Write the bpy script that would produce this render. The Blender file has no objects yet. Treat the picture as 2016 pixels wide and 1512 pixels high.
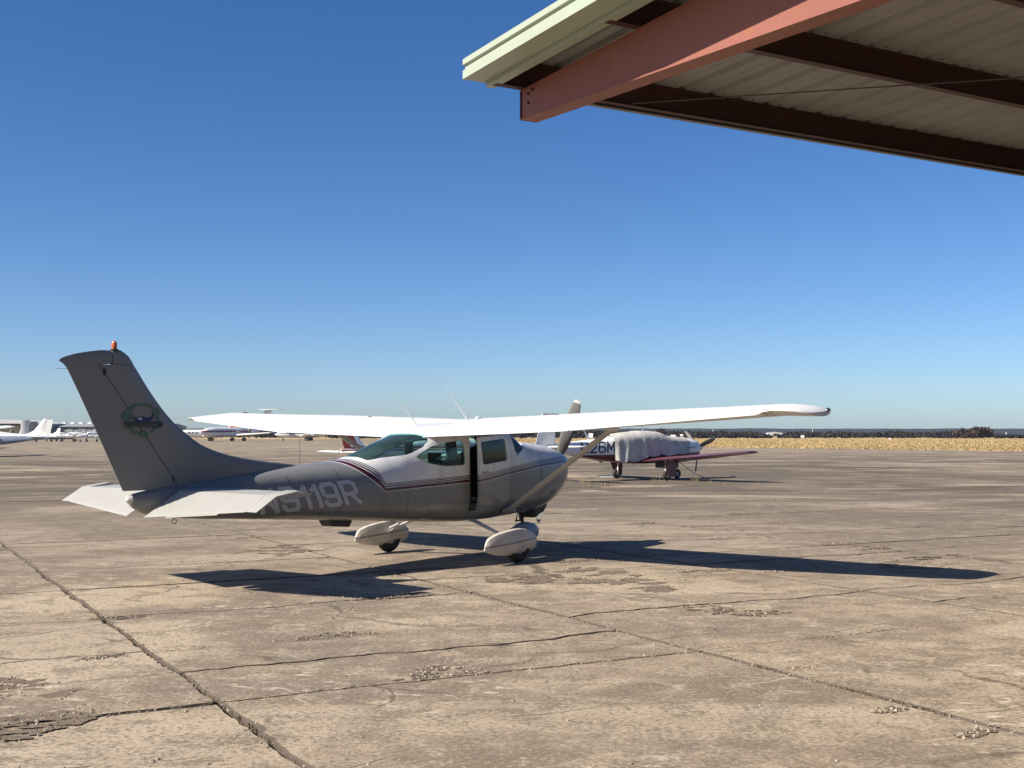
import bpy, bmesh, math, random
import numpy as np
from mathutils import Vector, Matrix

SC = bpy.context.scene
C = SC.collection
R = math.radians
rnd = random.Random(7)

# ------------------------------------------------------------------ camera
CAM_H, F_PX, HOR = 1.718, 2440.0, 854.0
PITCH = math.atan((HOR - 756.0) / F_PX)
cd = bpy.data.cameras.new('camera')
cd.sensor_width = 36.0
cd.lens = 36.0 * F_PX / 2016.0
cd.clip_start = 0.05
cd.clip_end = 12000.0
cam = bpy.data.objects.new('camera', cd)
cam.location = (0, 0, CAM_H)
cam.rotation_euler = (math.pi / 2 + PITCH, 0, 0)
C.objects.link(cam)
SC.camera = cam

# ------------------------------------------------------------------ sky and sun
SHADOW_AZ, SUN_EL = 25.4, 37.4        # the way shadows fall (from +X towards +Y) and the height of the sun
world = bpy.data.worlds.new('World')
SC.world = world
world.use_nodes = True
wn = world.node_tree
bg = wn.nodes['Background']
sky = wn.nodes.new('ShaderNodeTexSky')
sky.sky_type = 'NISHITA'
sky.sun_disc = False
sky.sun_elevation = R(SUN_EL)
sun_to = Vector((-math.cos(R(SHADOW_AZ)) * math.cos(R(SUN_EL)), -math.sin(R(SHADOW_AZ)) * math.cos(R(SUN_EL)), math.sin(R(SUN_EL))))
sky.sun_rotation = math.atan2(sun_to.x, sun_to.y) % (2 * math.pi)
sky.altitude = 0.0
sky.air_density = 0.65
sky.dust_density = 0.6
sky.ozone_density = 0.5
hs = wn.nodes.new('ShaderNodeHueSaturation')
hs.inputs['Saturation'].default_value = 1.3
wn.links.new(sky.outputs['Color'], hs.inputs['Color'])
wb = wn.nodes.new('ShaderNodeMix')                    # the camera's white balance, the same over the whole sky
wb.data_type = 'RGBA'; wb.blend_type = 'MULTIPLY'
wb.inputs['Factor'].default_value = 1.0
wb.inputs['B'].default_value = (0.885, 1.0, 1.20, 1)
wn.links.new(hs.outputs['Color'], wb.inputs['A'])
wn.links.new(wb.outputs['Result'], bg.inputs['Color'])
bg.inputs['Strength'].default_value = 0.060
sd = bpy.data.lights.new('sun', 'SUN')
sd.energy = 5.0
sd.angle = R(0.53)
sd.color = (1.0, 0.93, 0.82)
sun = bpy.data.objects.new('sun', sd)
sun.rotation_euler = (-sun_to).to_track_quat('-Z', 'Y').to_euler()
C.objects.link(sun)
SC.view_settings.view_transform = 'Standard'
SC.view_settings.look = 'None'
SC.view_settings.exposure = 0.9
SC.view_settings.gamma = 1.0
SC.cycles.use_denoising = True
SC.cycles.max_bounces = 8
SC.cycles.transparent_max_bounces = 16

# ------------------------------------------------------------------ helpers
def ray(u, v):
    a = (u - 1008.0) / F_PX; b = (756.0 - v) / F_PX
    return Vector((a, math.cos(PITCH) - b * math.sin(PITCH), math.sin(PITCH) + b * math.cos(PITCH)))
def at_y(u, v, y):
    r = ray(u, v); t = y / r.y
    return Vector((r.x * t, y, CAM_H + r.z * t))
def at_z(u, v, z=0.0):
    r = ray(u, v); t = (z - CAM_H) / r.z
    return Vector((r.x * t, r.y * t, z))
def in_view(x, y, pad=0.0):
    return y > 2.5 and abs(x) < 0.425 * y + pad

def tag(o, label, cat, group=None):
    o['label'] = label; o['category'] = cat
    if group: o['group'] = group
    return o
def thing(name, label, cat, loc=(0, 0, 0), rz=0.0, group=None):
    o = bpy.data.objects.new(name, None)
    o.empty_display_size = 0.2
    C.objects.link(o)
    o.location = loc; o.rotation_euler = (0, 0, rz)
    return tag(o, label, cat, group)
def struct(o, kind='structure'):
    o['kind'] = kind
    return o

def from_mesh(name, me, parent=None):
    o = bpy.data.objects.new(name, me)
    C.objects.link(o)
    if parent is not None: o.parent = parent
    return o

class MB:
    """collects vertices and faces of ONE mesh"""
    def __init__(s): s.v = []; s.f = []; s.m = []; s.mi = 0; s.hollow = False
    def add(s, vs, fs):
        n = len(s.v); s.v += [tuple(p) for p in vs]
        for f in fs: s.f.append(tuple(i + n for i in f)); s.m.append(s.mi)
        return s
    def box(s, x0, x1, y0, y1, z0, z1):
        vs = [(x, y, z) for z in (z0, z1) for y in (y0, y1) for x in (x0, x1)]
        return s.add(vs, [(0, 2, 3, 1), (4, 5, 7, 6), (0, 1, 5, 4), (2, 6, 7, 3), (0, 4, 6, 2), (1, 3, 7, 5)])
    def hexa(s, p8):
        return s.add(p8, [(0, 2, 3, 1), (4, 5, 7, 6), (0, 1, 5, 4), (2, 6, 7, 3), (0, 4, 6, 2), (1, 3, 7, 5)])
    def loft(s, rings, cap0=True, cap1=True, closed=True):
        n = len(rings[0]); vs = [p for r in rings for p in r]; fs = []
        for i in range(len(rings) - 1):
            for j in range(n if closed else n - 1):
                k = (j + 1) % n
                fs.append((i * n + j, i * n + k, (i + 1) * n + k, (i + 1) * n + j))
        if cap0: fs.append(tuple(range(n - 1, -1, -1)))
        if cap1: fs.append(tuple((len(rings) - 1) * n + j for j in range(n)))
        return s.add(vs, fs)
    def tube(s, pts, rad, n=8, caps=True):
        rings = []
        P = [Vector(p) for p in pts]
        rs = rad if isinstance(rad, (list, tuple)) else [rad] * len(P)
        for i, p in enumerate(P):
            d = (P[min(i + 1, len(P) - 1)] - P[max(i - 1, 0)]).normalized()
            up = Vector((0, 0, 1)) if abs(d.z) < 0.95 else Vector((1, 0, 0))
            a = d.cross(up).normalized(); b = a.cross(d)
            rings.append([p + (a * math.cos(t) + b * math.sin(t)) * rs[i] for t in [2 * math.pi * k / n for k in range(n)]])
        return s.loft(rings, caps, caps)
    def flat(s, pts, w, t, side):
        """a bar of oval section w x t; side = direction of the width"""
        P = [Vector(p) for p in pts]; rings = []
        for i, p in enumerate(P):
            d = (P[min(i + 1, len(P) - 1)] - P[max(i - 1, 0)]).normalized()
            a = Vector(side); a = (a - d * a.dot(d)).normalized(); b = d.cross(a)
            ww = w[i] if isinstance(w, (list, tuple)) else w
            tt = t[i] if isinstance(t, (list, tuple)) else t
            rings.append([p + a * math.cos(q) * ww / 2 + b * math.sin(q) * tt / 2 for q in [2 * math.pi * k / 14 for k in range(14)]])
        return s.loft(rings)
    def lathe(s, prof, org, axis, n=24, caps=True):
        """prof = [(along axis, radius)]"""
        ax = Vector(axis).normalized(); up = Vector((0, 0, 1)) if abs(ax.z) < 0.9 else Vector((1, 0, 0))
        a = ax.cross(up).normalized(); b = a.cross(ax); o = Vector(org)
        rings = [[o + ax * h + (a * math.cos(t) + b * math.sin(t)) * max(r, 1e-4) for t in [2 * math.pi * k / n for k in range(n)]] for h, r in prof]
        return s.loft(rings, caps, caps)
    def ball(s, c, r, n=12, m=7):
        rx, ry, rz = r if isinstance(r, (tuple, list)) else (r, r, r)
        rings = []
        for i in range(m + 1):
            t = -math.pi / 2 + math.pi * i / m; q = max(math.cos(t), 1e-3)
            rings.append([(c[0] + rx * q * math.cos(2 * math.pi * k / n), c[1] + ry * q * math.sin(2 * math.pi * k / n), c[2] + rz * math.sin(t)) for k in range(n)])
        return s.loft(rings)
    def prism(s, poly, org, ux, uy, depth):
        """polygon (in ux,uy) extruded by vector depth"""
        o, ux, uy, d = Vector(org), Vector(ux), Vector(uy), Vector(depth)
        a = [o + ux * p[0] + uy * p[1] for p in poly]; b = [p + d for p in a]
        return s.loft([a, b])
    def build(s, name, mats, parent=None, smooth=None, fix=True):
        me = bpy.data.meshes.new(name)
        me.from_pydata(s.v, [], s.f)
        mats = mats if isinstance(mats, (list, tuple)) else [mats]
        for m in mats: me.materials.append(m)
        if len(mats) > 1:
            for p, i in zip(me.polygons, s.m): p.material_index = i
        if fix:
            bm = bmesh.new(); bm.from_mesh(me)
            bmesh.ops.recalc_face_normals(bm, faces=bm.faces)
            if s.hollow:                                # the inside skin of a shell faces inwards
                bm.faces.ensure_lookup_table()
                bmesh.ops.reverse_faces(bm, faces=[f for f, k in zip(bm.faces, s.m) if k == 1])
            bm.to_mesh(me); bm.free()
        if smooth is not None: shade(me, smooth)
        me.update()
        return from_mesh(name, me, parent)

def shade(me, angle):
    """smooth shading, sharp where faces meet at more than `angle` degrees"""
    for p in me.polygons: p.use_smooth = True
    try: me.set_sharp_from_angle(angle=R(angle))
    except Exception: pass

def pchip(xs, ys):
    xs = np.array(xs, float); ys = np.array(ys, float)
    h = np.diff(xs); d = np.diff(ys) / h
    m = np.zeros_like(ys); m[0] = d[0]; m[-1] = d[-1]
    for i in range(1, len(xs) - 1):
        if d[i - 1] * d[i] > 0:
            w1 = 2 * h[i] + h[i - 1]; w2 = h[i] + 2 * h[i - 1]
            m[i] = (w1 + w2) / (w1 / d[i - 1] + w2 / d[i])
    def f(x):
        x = min(max(x, xs[0]), xs[-1]); i = int(min(max(np.searchsorted(xs, x) - 1, 0), len(xs) - 2))
        t = (x - xs[i]) / h[i]
        return float(ys[i] * (1 + 2 * t) * (1 - t) ** 2 + h[i] * m[i] * t * (1 - t) ** 2 + ys[i + 1] * t * t * (3 - 2 * t) + h[i] * m[i + 1] * t * t * (t - 1))
    return f

def vnoise(x, y, seed=0):
    """cheap smooth value noise"""
    xi, yi = math.floor(x), math.floor(y); fx, fy = x - xi, y - yi
    fx = fx * fx * (3 - 2 * fx); fy = fy * fy * (3 - 2 * fy)
    def h(a, b):
        n = (a * 374761393 + b * 668265263 + seed * 974634777) & 0xffffffff
        n = ((n ^ (n >> 13)) * 1274126177) & 0xffffffff
        return ((n ^ (n >> 16)) & 0xffff) / 65535.0
    return (h(xi, yi) * (1 - fx) + h(xi + 1, yi) * fx) * (1 - fy) + (h(xi, yi + 1) * (1 - fx) + h(xi + 1, yi + 1) * fx) * fy

# ------------------------------------------------------------------ materials
class NT:
    def __init__(s, name):
        s.mat = bpy.data.materials.new(name); s.mat.use_nodes = True
        s.t = s.mat.node_tree; s.b = s.t.nodes['Principled BSDF']; s.out = s.t.nodes['Material Output']
    def n(s, typ, **kw):
        o = s.t.nodes.new(typ)
        for k, v in kw.items():
            if k in ('ins',):
                for a, b in v.items(): s.put(o.inputs[a], b)
            else: setattr(o, k, v)
        return o
    def put(s, sock, v):
        if hasattr(v, 'is_output'): s.t.links.new(v, sock)
        elif isinstance(v, tuple) and len(v) == 3 and sock.type == 'RGBA': sock.default_value = (*v, 1)
        else: sock.default_value = v
    def pos(s, kind='Object'):
        if kind == 'World': return s.n('ShaderNodeNewGeometry').outputs['Position']
        return s.n('ShaderNodeTexCoord').outputs[kind]
    def noise(s, vec, scale, detail=4.0, rough=0.55, stretch=None, dist=0.0):
        if stretch:
            m = s.n('ShaderNodeMapping'); s.put(m.inputs['Vector'], vec); m.inputs['Scale'].default_value = stretch; vec = m.outputs[0]
        o = s.n('ShaderNodeTexNoise'); s.put(o.inputs['Vector'], vec)
        o.inputs['Scale'].default_value = scale; o.inputs['Detail'].default_value = detail; o.inputs['Roughness'].default_value = rough
        o.inputs['Distortion'].default_value = dist
        return o.outputs['Fac']
    def ramp(s, fac, a, b, lo=0.0, hi=1.0):
        o = s.n('ShaderNodeMapRange'); s.put(o.inputs['Value'], fac)
        for k, v in (('From Min', a), ('From Max', b), ('To Min', lo), ('To Max', hi)): o.inputs[k].default_value = v
        return o.outputs['Result']
    def math(s, op, a, b=None):
        o = s.n('ShaderNodeMath', operation=op); s.put(o.inputs[0], a)
        if b is not None: s.put(o.inputs[1], b)
        return o.outputs[0]
    def mix(s, fac, a, b, mode='MIX'):
        o = s.n('ShaderNodeMix', data_type='RGBA', blend_type=mode)
        s.put(o.inputs['Factor'], fac); s.put(o.inputs['A'], a); s.put(o.inputs['B'], b)
        return o.outputs['Result']
    def bump(s, h, strength, dist=0.01):
        o = s.n('ShaderNodeBump'); s.put(o.inputs['Height'], h)
        o.inputs['Strength'].default_value = strength; o.inputs['Distance'].default_value = dist
        s.put(s.b.inputs['Normal'], o.outputs[0])
    def done(s, color=None, rough=None, metal=None, coat=None, spec=None):
        if color is not None: s.put(s.b.inputs['Base Color'], color)
        if rough is not None: s.put(s.b.inputs['Roughness'], rough)
        if metal is not None: s.put(s.b.inputs['Metallic'], metal)
        if coat is not None: s.b.inputs['Coat Weight'].default_value = coat; s.b.inputs['Coat Roughness'].default_value = 0.08
        if spec is not None: s.b.inputs['Specular IOR Level'].default_value = spec
        return s.mat

def paint(name, col, rough=0.35, dirt=0.18, metal=0.0, coat=0.0, scale=3.0):
    """old paint: a little uneven in tone and gloss, with streaks of grime"""
    t = NT(name); p = t.pos()
    big = t.noise(p, scale, 5, 0.6); fine = t.noise(p, scale * 12, 3, 0.6)
    m = t.ramp(big, 0.42, 0.75, 0, dirt)
    c = t.mix(m, col, tuple(v * 0.55 + k for v, k in zip(col, (0.03, 0.022, 0.012))))
    c = t.mix(t.ramp(fine, 0.45, 0.8, 0, dirt * 0.6), c, tuple(v * 0.8 for v in col))
    r = t.ramp(big, 0.2, 0.8, rough - 0.06, rough + 0.14)
    return t.done(c, r, metal, coat)

M = {}
M['white'] = paint('white_paint', (0.76, 0.75, 0.72), 0.34, 0.14)
M['wing_white'] = paint('wing_white_paint', (0.64, 0.64, 0.63), 0.38, 0.16, scale=2.0)
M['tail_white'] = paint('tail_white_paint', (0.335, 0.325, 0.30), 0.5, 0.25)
M['cream'] = paint('cream_paint', (0.43, 0.425, 0.40), 0.4, 0.3)
M['grey'] = paint('grey_paint', (0.185, 0.186, 0.180), 0.34, 0.15)
M['fin_grey'] = paint('fin_grey_paint', (0.168, 0.168, 0.163), 0.40, 0.12)
M['letter'] = paint('pale_grey_lettering', (0.46, 0.47, 0.47), 0.4, 0.15)
M['maroon'] = paint('maroon_paint', (0.13, 0.012, 0.022), 0.3, 0.2)
M['maroon_wing'] = paint('sky_tinted_maroon', (0.13, 0.040, 0.056), 0.26, 0.25)  # maroon greyed by a sky reflection put into the colour
M['red'] = paint('red_paint', (0.28, 0.035, 0.02), 0.35, 0.2)
M['black'] = paint('black_paint', (0.018, 0.018, 0.019), 0.45, 0.3)
M['navy'] = paint('navy_print', (0.018, 0.016, 0.10), 0.5, 0.1)
M['green'] = paint('green_print', (0.05, 0.125, 0.082), 0.5, 0.1)
M['blue'] = paint('blue_grey_paint', (0.40, 0.42, 0.46), 0.4, 0.15)
M['rubber'] = paint('tyre_rubber', (0.016, 0.015, 0.015), 0.75, 0.3)
M['metal'] = paint('dull_metal', (0.36, 0.36, 0.36), 0.35, 0.25, metal=0.9)
M['dark_metal'] = paint('dark_metal', (0.055, 0.052, 0.05), 0.5, 0.3, metal=0.3)
M['prop'] = paint('propeller_paint', (0.14, 0.135, 0.125), 0.45, 0.3)
M['interior'] = paint('cabin_lining', (0.085, 0.085, 0.082), 0.75, 0.2)
M['seat'] = NT('seat_cloth').done((0.006, 0.0055, 0.0055), 0.95, spec=0.05)
M['galv'] = paint('galvanised_steel', (0.42, 0.43, 0.42), 0.4, 0.3, metal=0.4)
M['pale_grey'] = paint('pale_grey_paint', (0.5, 0.5, 0.5), 0.45, 0.2)
M['yellow'] = paint('yellow_cover', (0.55, 0.45, 0.06), 0.7, 0.3)
M['grey_sheet'] = paint('grey_sheet_metal', (0.24, 0.25, 0.255), 0.6, 0.2, scale=0.1)
M['door_sheet'] = paint('door_sheet_metal', (0.30, 0.30, 0.29), 0.6, 0.2, scale=0.1)
M['olive'] = paint('dark_doorway_olive', (0.075, 0.068, 0.032), 0.8, 0.3, scale=0.05)  # dark inside of an open doorway, put into the colour
M['skylight'] = paint('white_skylight', (0.85, 0.85, 0.85), 0.4, 0.05)

def glass(name, tint, refl=0.06):
    t = NT(name); nt = t.t; nt.nodes.remove(t.b)
    tr = t.n('ShaderNodeBsdfTransparent'); tr.inputs[0].default_value = (*tint, 1)
    gl = t.n('ShaderNodeBsdfGlossy'); gl.inputs['Roughness'].default_value = 0.03; gl.inputs['Color'].default_value = (0.9, 0.95, 0.95, 1)
    lw = t.n('ShaderNodeFresnel'); lw.inputs['IOR'].default_value = 1.22
    mx = t.n('ShaderNodeMixShader')
    nt.links.new(lw.outputs[0], mx.inputs[0]); nt.links.new(tr.outputs[0], mx.inputs[1]); nt.links.new(gl.outputs[0], mx.inputs[2])
    # a dusty film on the pane
    df = t.n('ShaderNodeBsdfDiffuse'); df.inputs['Color'].default_value = (0.36, 0.50, 0.49, 1)
    m2 = t.n('ShaderNodeMixShader'); nz = t.ramp(t.noise(t.pos(), 2.5, 4), 0.3, 0.8, 0.015, 0.05)
    nt.links.new(nz, m2.inputs[0]); nt.links.new(mx.outputs[0], m2.inputs[1]); nt.links.new(df.outputs[0], m2.inputs[2])
    nt.links.new(m2.outputs[0], t.out.inputs['Surface'])
    return t.mat
M['glass'] = glass('green_tinted_glass', (0.74, 0.88, 0.865))
M['lamp_red'] = NT('red_lens').done((0.45, 0.10, 0.025), 0.15)

# ------------------------------------------------------------------ the ground
def concrete(name, perobj=True):
    t = NT(name); p = t.pos('World')
    big = t.noise(p, 0.16, 4, 0.55, dist=0.7)
    mid = t.noise(p, 0.9, 6, 0.62, dist=0.5)
    blot = t.noise(p, 3.2, 6, 0.66, dist=0.3)
    grit = t.noise(p, 27.0, 5, 0.75)
    blot = t.math('ADD', blot, t.math('MULTIPLY', t.math('SUBTRACT', grit, 0.5), 0.55))
    mid = t.math('ADD', mid, t.math('MULTIPLY', t.math('SUBTRACT', grit, 0.5), 0.30))
    fine = t.noise(p, 95.0, 3, 0.7)
    c = t.mix(t.ramp(mid, 0.40, 0.58), (0.240, 0.183, 0.129), (0.355, 0.280, 0.198))
    c = t.mix(t.ramp(big, 0.43, 0.55, 0.0, 0.85), c, t.mix(t.ramp(mid, 0.42, 0.6), (0.188, 0.149, 0.110), (0.268, 0.211, 0.153)))
    wide = t.noise(p, 0.30, 3, 0.5, stretch=(0.7, 1.0, 1.0), dist=1.2)
    c = t.mix(t.ramp(wide, 0.51, 0.60, 0.0, 0.85), c, (0.454, 0.368, 0.265))
    c = t.mix(t.ramp(wide, 0.45, 0.37, 0.0, 0.66), c, (0.180, 0.149, 0.118))
    # worn places: dark grime on the paste, pale scoured flakes
    c = t.mix(t.ramp(blot, 0.52, 0.60, 0.0, 0.72), c, (0.163, 0.129, 0.093))
    c = t.mix(t.ramp(blot, 0.46, 0.38, 0.0, 0.60), c, (0.415, 0.339, 0.242))
    c = t.mix(t.ramp(grit, 0.51, 0.60, 0.0, 0.78), c, (0.148, 0.114, 0.084))
    c = t.mix(t.ramp(grit, 0.45, 0.37, 0.0, 0.62), c, (0.446, 0.369, 0.269))
    c = t.mix(t.ramp(fine, 0.52, 0.68, 0.0, 0.5), c, (0.169, 0.130, 0.093))
    # grime stains with soft ragged borders
    stn = t.math('ADD', t.noise(p, 0.62, 5, 0.62, stretch=(0.75, 1.2, 1.0), dist=1.4), t.math('MULTIPLY', t.math('SUBTRACT', grit, 0.5), 0.35))
    c = t.mix(t.ramp(stn, 0.56, 0.66, 0.0, 0.6), c, (0.154, 0.122, 0.099))
    # pale scoured flakes in loose swarms
    swarm = t.ramp(t.noise(p, 0.45, 3, 0.5), 0.50, 0.60)
    flake = t.noise(p, 6.5, 4, 0.7, stretch=(0.7, 1.3, 1.0))
    c = t.mix(t.math('MULTIPLY', t.ramp(flake, 0.57, 0.62, 0.0, 0.75), swarm), c, (0.567, 0.482, 0.368))
    # long cracks that follow the slabs' short joints
    mp = t.n('ShaderNodeMapping'); mp.vector_type = 'TEXTURE'; mp.inputs['Rotation'].default_value = (0, 0, R(29.3)); mp.inputs['Scale'].default_value = (5.0, 1.0, 1.0)
    wv = t.n('ShaderNodeTexNoise'); t.put(wv.inputs['Vector'], p); wv.inputs['Scale'].default_value = 0.7; wv.inputs['Detail'].default_value = 6
    av = t.n('ShaderNodeVectorMath', operation='MULTIPLY_ADD'); t.put(av.inputs[0], wv.outputs['Color']); av.inputs[1].default_value = (0.9, 0.9, 0); t.put(av.inputs[2], p)
    t.put(mp.inputs['Vector'], av.outputs[0])
    vl = t.n('ShaderNodeTexVoronoi', feature='DISTANCE_TO_EDGE'); t.put(vl.inputs['Vector'], mp.outputs[0]); vl.inputs['Scale'].default_value = 0.55
    gl_ = t.ramp(t.noise(p, 0.6, 4, 0.6), 0.47, 0.55)
    c = t.mix(t.math('MULTIPLY', t.ramp(vl.outputs['Distance'], 0.014, 0.007, 0.0, 0.35), gl_), c, (0.475, 0.397, 0.295))
    c = t.mix(t.math('MULTIPLY', t.ramp(vl.outputs['Distance'], 0.006, 0.002, 0.0, 0.9), gl_), c, (0.086, 0.069, 0.052))
    sx = t.n('ShaderNodeSeparateXYZ'); t.put(sx.inputs[0], p)
    # old oil and rubber where aircraft taxi and park, further out on the apron
    far = t.ramp(sx.outputs['Y'], 13.0, 36.0, 0.0, 1.0)
    edge = t.ramp(sx.outputs['Y'], 70.0, 135.0, 1.0, 0.25)
    st = t.noise(p, 0.11, 6, 0.66, stretch=(0.6, 1.0, 1.0), dist=0.9)
    m = t.math('MULTIPLY', t.math('MULTIPLY', t.ramp(st, 0.34, 0.50, 0.0, 0.92), far), edge)
    c = t.mix(m, c, (0.096, 0.078, 0.059))
    st2 = t.noise(p, 0.34, 5, 0.66, stretch=(0.45, 1.0, 1.0), dist=0.5)
    c = t.mix(t.math('MULTIPLY', t.ramp(st2, 0.55, 0.63, 0.0, 0.75), far), c, (0.399, 0.323, 0.230))
    st3 = t.noise(p, 0.9, 4, 0.6, stretch=(0.4, 1.0, 1.0), dist=0.4)
    c = t.mix(t.math('MULTIPLY', t.ramp(st3, 0.56, 0.66, 0.0, 0.6), far), c, (0.103, 0.083, 0.064))
    # hair cracks, some dark, some filled pale
    for sc, lo, col, k in ((0.33, 0.008, (0.080, 0.062, 0.045), 0.75), (0.5, 0.007, (0.463, 0.381, 0.281), 0.55)):
        wob = t.n('ShaderNodeTexNoise'); t.put(wob.inputs['Vector'], p); wob.inputs['Scale'].default_value = 1.1; wob.inputs['Detail'].default_value = 5
        ad = t.n('ShaderNodeVectorMath', operation='MULTIPLY_ADD'); t.put(ad.inputs[0], wob.outputs['Color']); ad.inputs[1].default_value = (1.3, 1.3, 0); t.put(ad.inputs[2], p)
        vo = t.n('ShaderNodeTexVoronoi', feature='DISTANCE_TO_EDGE'); t.put(vo.inputs['Vector'], ad.outputs[0]); vo.inputs['Scale'].default_value = sc
        gate = t.ramp(t.noise(p, 0.5 + sc, 3, 0.5), 0.50, 0.60)
        c = t.mix(t.math('MULTIPLY', t.ramp(vo.outputs['Distance'], lo, lo * 0.3, 0.0, k), gate), c, col)
    if perobj:
        oi = t.n('ShaderNodeObjectInfo')
        c = t.mix(t.ramp(oi.outputs['Random'], 0, 1, 0.0, 0.18), c, (0.152, 0.120, 0.090))
    h = t.math('ADD', t.math('MULTIPLY', grit, 0.7), t.math('MULTIPLY', fine, 0.3))
    t.bump(h, 0.6, 0.014)
    return t.done(c, 0.92, spec=0.2)
M['concrete'] = concrete('weathered_concrete')

M['joint'] = paint('dirt_stained_joint', (0.085, 0.066, 0.05), 0.95, 0.6, scale=12)
def soil():
    t = NT('dry_ground'); p = t.pos('World')
    n1 = t.noise(p, 0.03, 5, 0.6); n2 = t.noise(p, 0.4, 5, 0.65); n3 = t.noise(p, 30.0, 4, 0.7)
    grass = t.mix(t.ramp(n1, 0.3, 0.7), (0.44, 0.325, 0.165), (0.35, 0.255, 0.125))
    grass = t.mix(t.ramp(n2, 0.5, 0.75, 0, 0.6), grass, (0.24, 0.17, 0.075))
    dirt = t.mix(t.ramp(n3, 0.35, 0.65), (0.075, 0.058, 0.042), (0.26, 0.21, 0.16))
    sx = t.n('ShaderNodeSeparateXYZ'); t.put(sx.inputs[0], p)
    c = t.mix(t.ramp(sx.outputs['Y'], 100.0, 104.0), dirt, grass)
    t.bump(n3, 0.8, 0.02)
    return t.done(c, 0.95, spec=0.1)
M['soil'] = soil()
b = MB(); S = 9000.0
b.add([(-S, -40, -0.06), (S, -40, -0.06), (S, S, -0.06), (-S, S, -0.06)], [(0, 1, 2, 3)])
ground = struct(b.build('ground', M['soil']))

GO = at_z(430, 1383); GU = Vector((math.cos(R(29.3)), math.sin(R(29.3)), 0)); GV = Vector((math.cos(R(118.0)), math.sin(R(118.0)), 0))
SU, SV = 3.85, 6.43
def uv(u, v, z=0.0):
    p = GO + GU * u + GV * v; return Vector((p.x, p.y, z))
_ex = [(-30, 130), (100, 66), (123, 50.9), (161, 25.9), (233, 4.3), (330, -22), (420, -45), (430, -400)]
def apron_limit(y): return float(np.interp(y, [e[0] for e in _ex], [e[1] for e in _ex]))

apron = struct(bpy.data.objects.new('apron', None)); C.objects.link(apron)
def jag(s, seed, amp):
    """ragged line: how far a joint or crack strays sideways"""
    return amp * ((vnoise(s * 2.1, seed * 7.3, seed) - 0.5) * 1.0 + (vnoise(s * 9.0, seed * 3.1, seed + 5) - 0.5) * 0.5)
def line_off(kind, k, s):
    if kind == 'crack': return jag(s, int(k * 91) % 997 + 3, 0.10) + jag(s * 0.4, int(k * 57) % 997, 0.14)
    return jag(s, int(abs(k) * 17 + (3 if k < 0 else 0) + (500 if kind == 'u' else 0)), 0.022)
def chip(s, seed, near):
    """crumbled edge: bites out of the arris here and there"""
    a = vnoise(s * 1.3, 11.7, seed)
    return (0.003 + max(0.0, a - 0.55) * 0.20 * vnoise(s * 21.0, 2.2, seed + 1) ** 2 + 0.008 * vnoise(s * 30.0, 5.5, seed + 2)) if near else 0.006
def make_piece(iu, v0, k0, v1, k1, near):
    """slab piece between joints iu, iu+1 and the lines v0, v1 (k = kind)"""
    u0, u1 = iu * SU, (iu + 1) * SU
    gap_u, gap0, gap1 = 0.019, (0.011 if k0 == 'v' else 0.005), (0.011 if k1 == 'v' else 0.005)
    dist = uv((u0 + u1) / 2, (v0 + v1) / 2).length
    step = (0.06 if dist < 13 else 0.1 if dist < 21 else 0.25) if near else 1.2
    def lv(u, v, kind): return v + (line_off(kind, v, u) if near else 0.0)
    def lu(v, i): return i * SU + (line_off('u', i, v) if near else 0.0)
    outer, inner = [], []
    nu = max(2, int(SU / step)); nv = max(2, int((v1 - v0) / step))
    for i in range(nu):                                  # along v0
        t = i / nu; u = u0 + SU * t
        c = chip(u + v0 * 3, int(v0 * 7) & 255, near)
        outer.append((u, lv(u, v0, k0) + gap0)); inner.append((u, lv(u, v0, k0) + gap0 + c))
    for i in range(nv):
        t = i / nv; v = v0 + (v1 - v0) * t
        c = chip(v + 40, iu * 5 + 7, near)
        outer.append((lu(v, iu + 1) - gap_u, v)); inner.append((lu(v, iu + 1) - gap_u - c, v))
    for i in range(nu):
        t = i / nu; u = u1 - SU * t
        c = chip(u + v1 * 3 + 9, int(v1 * 7 + 3) & 255, near)
        outer.append((u, lv(u, v1, k1) - gap1)); inner.append((u, lv(u, v1, k1) - gap1 - c))
    for i in range(nv):
        t = i / nv; v = v1 - (v1 - v0) * t
        c = chip(v + 80, iu * 5 + 1, near)
        outer.append((lu(v, iu) + gap_u, v)); inner.append((lu(v, iu) + gap_u + c, v))
    # keep the corners square to both lines
    def clampc(p, g):
        return (min(max(p[0], lu(p[1], iu) + gap_u + g), lu(p[1], iu + 1) - gap_u - g), min(max(p[1], lv(p[0], v0, k0) + gap0 + g), lv(p[0], v1, k1) - gap1 - g))
    outer = [clampc(p, 0) for p in outer]; inner = [clampc(p, 0.003) for p in inner]
    dz = rnd.uniform(-0.004, 0.003); tx, ty = rnd.uniform(-0.0012, 0.0012), rnd.uniform(-0.0012, 0.0012)
    def top(p, drop): return uv(p[0], p[1], dz + tx * (p[0] - u0) + ty * (p[1] - v0) - drop)
    n = len(outer)
    vs = [top(p, 0.05) for p in outer] + [top(p, 0.012 + 0.008 * rnd.random()) for p in outer] + [top(p, 0.0) for p in inner]
    fs = []
    for a in (0, 1):
        for i in range(n):
            j = (i + 1) % n
            fs.append((a * n + i, a * n + j, (a + 1) * n + j, (a + 1) * n + i))
    fs.append(tuple(2 * n + i for i in range(n)))
    me = bpy.data.meshes.new('slab'); me.from_pydata(vs, [], fs); me.materials.append(M['concrete']); me.materials.append(M['joint'])
    for q in list(me.polygons)[:2 * n]: q.material_index = 1
    from_mesh('slab', me, apron)
n_slab = 0; built = set()
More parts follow.
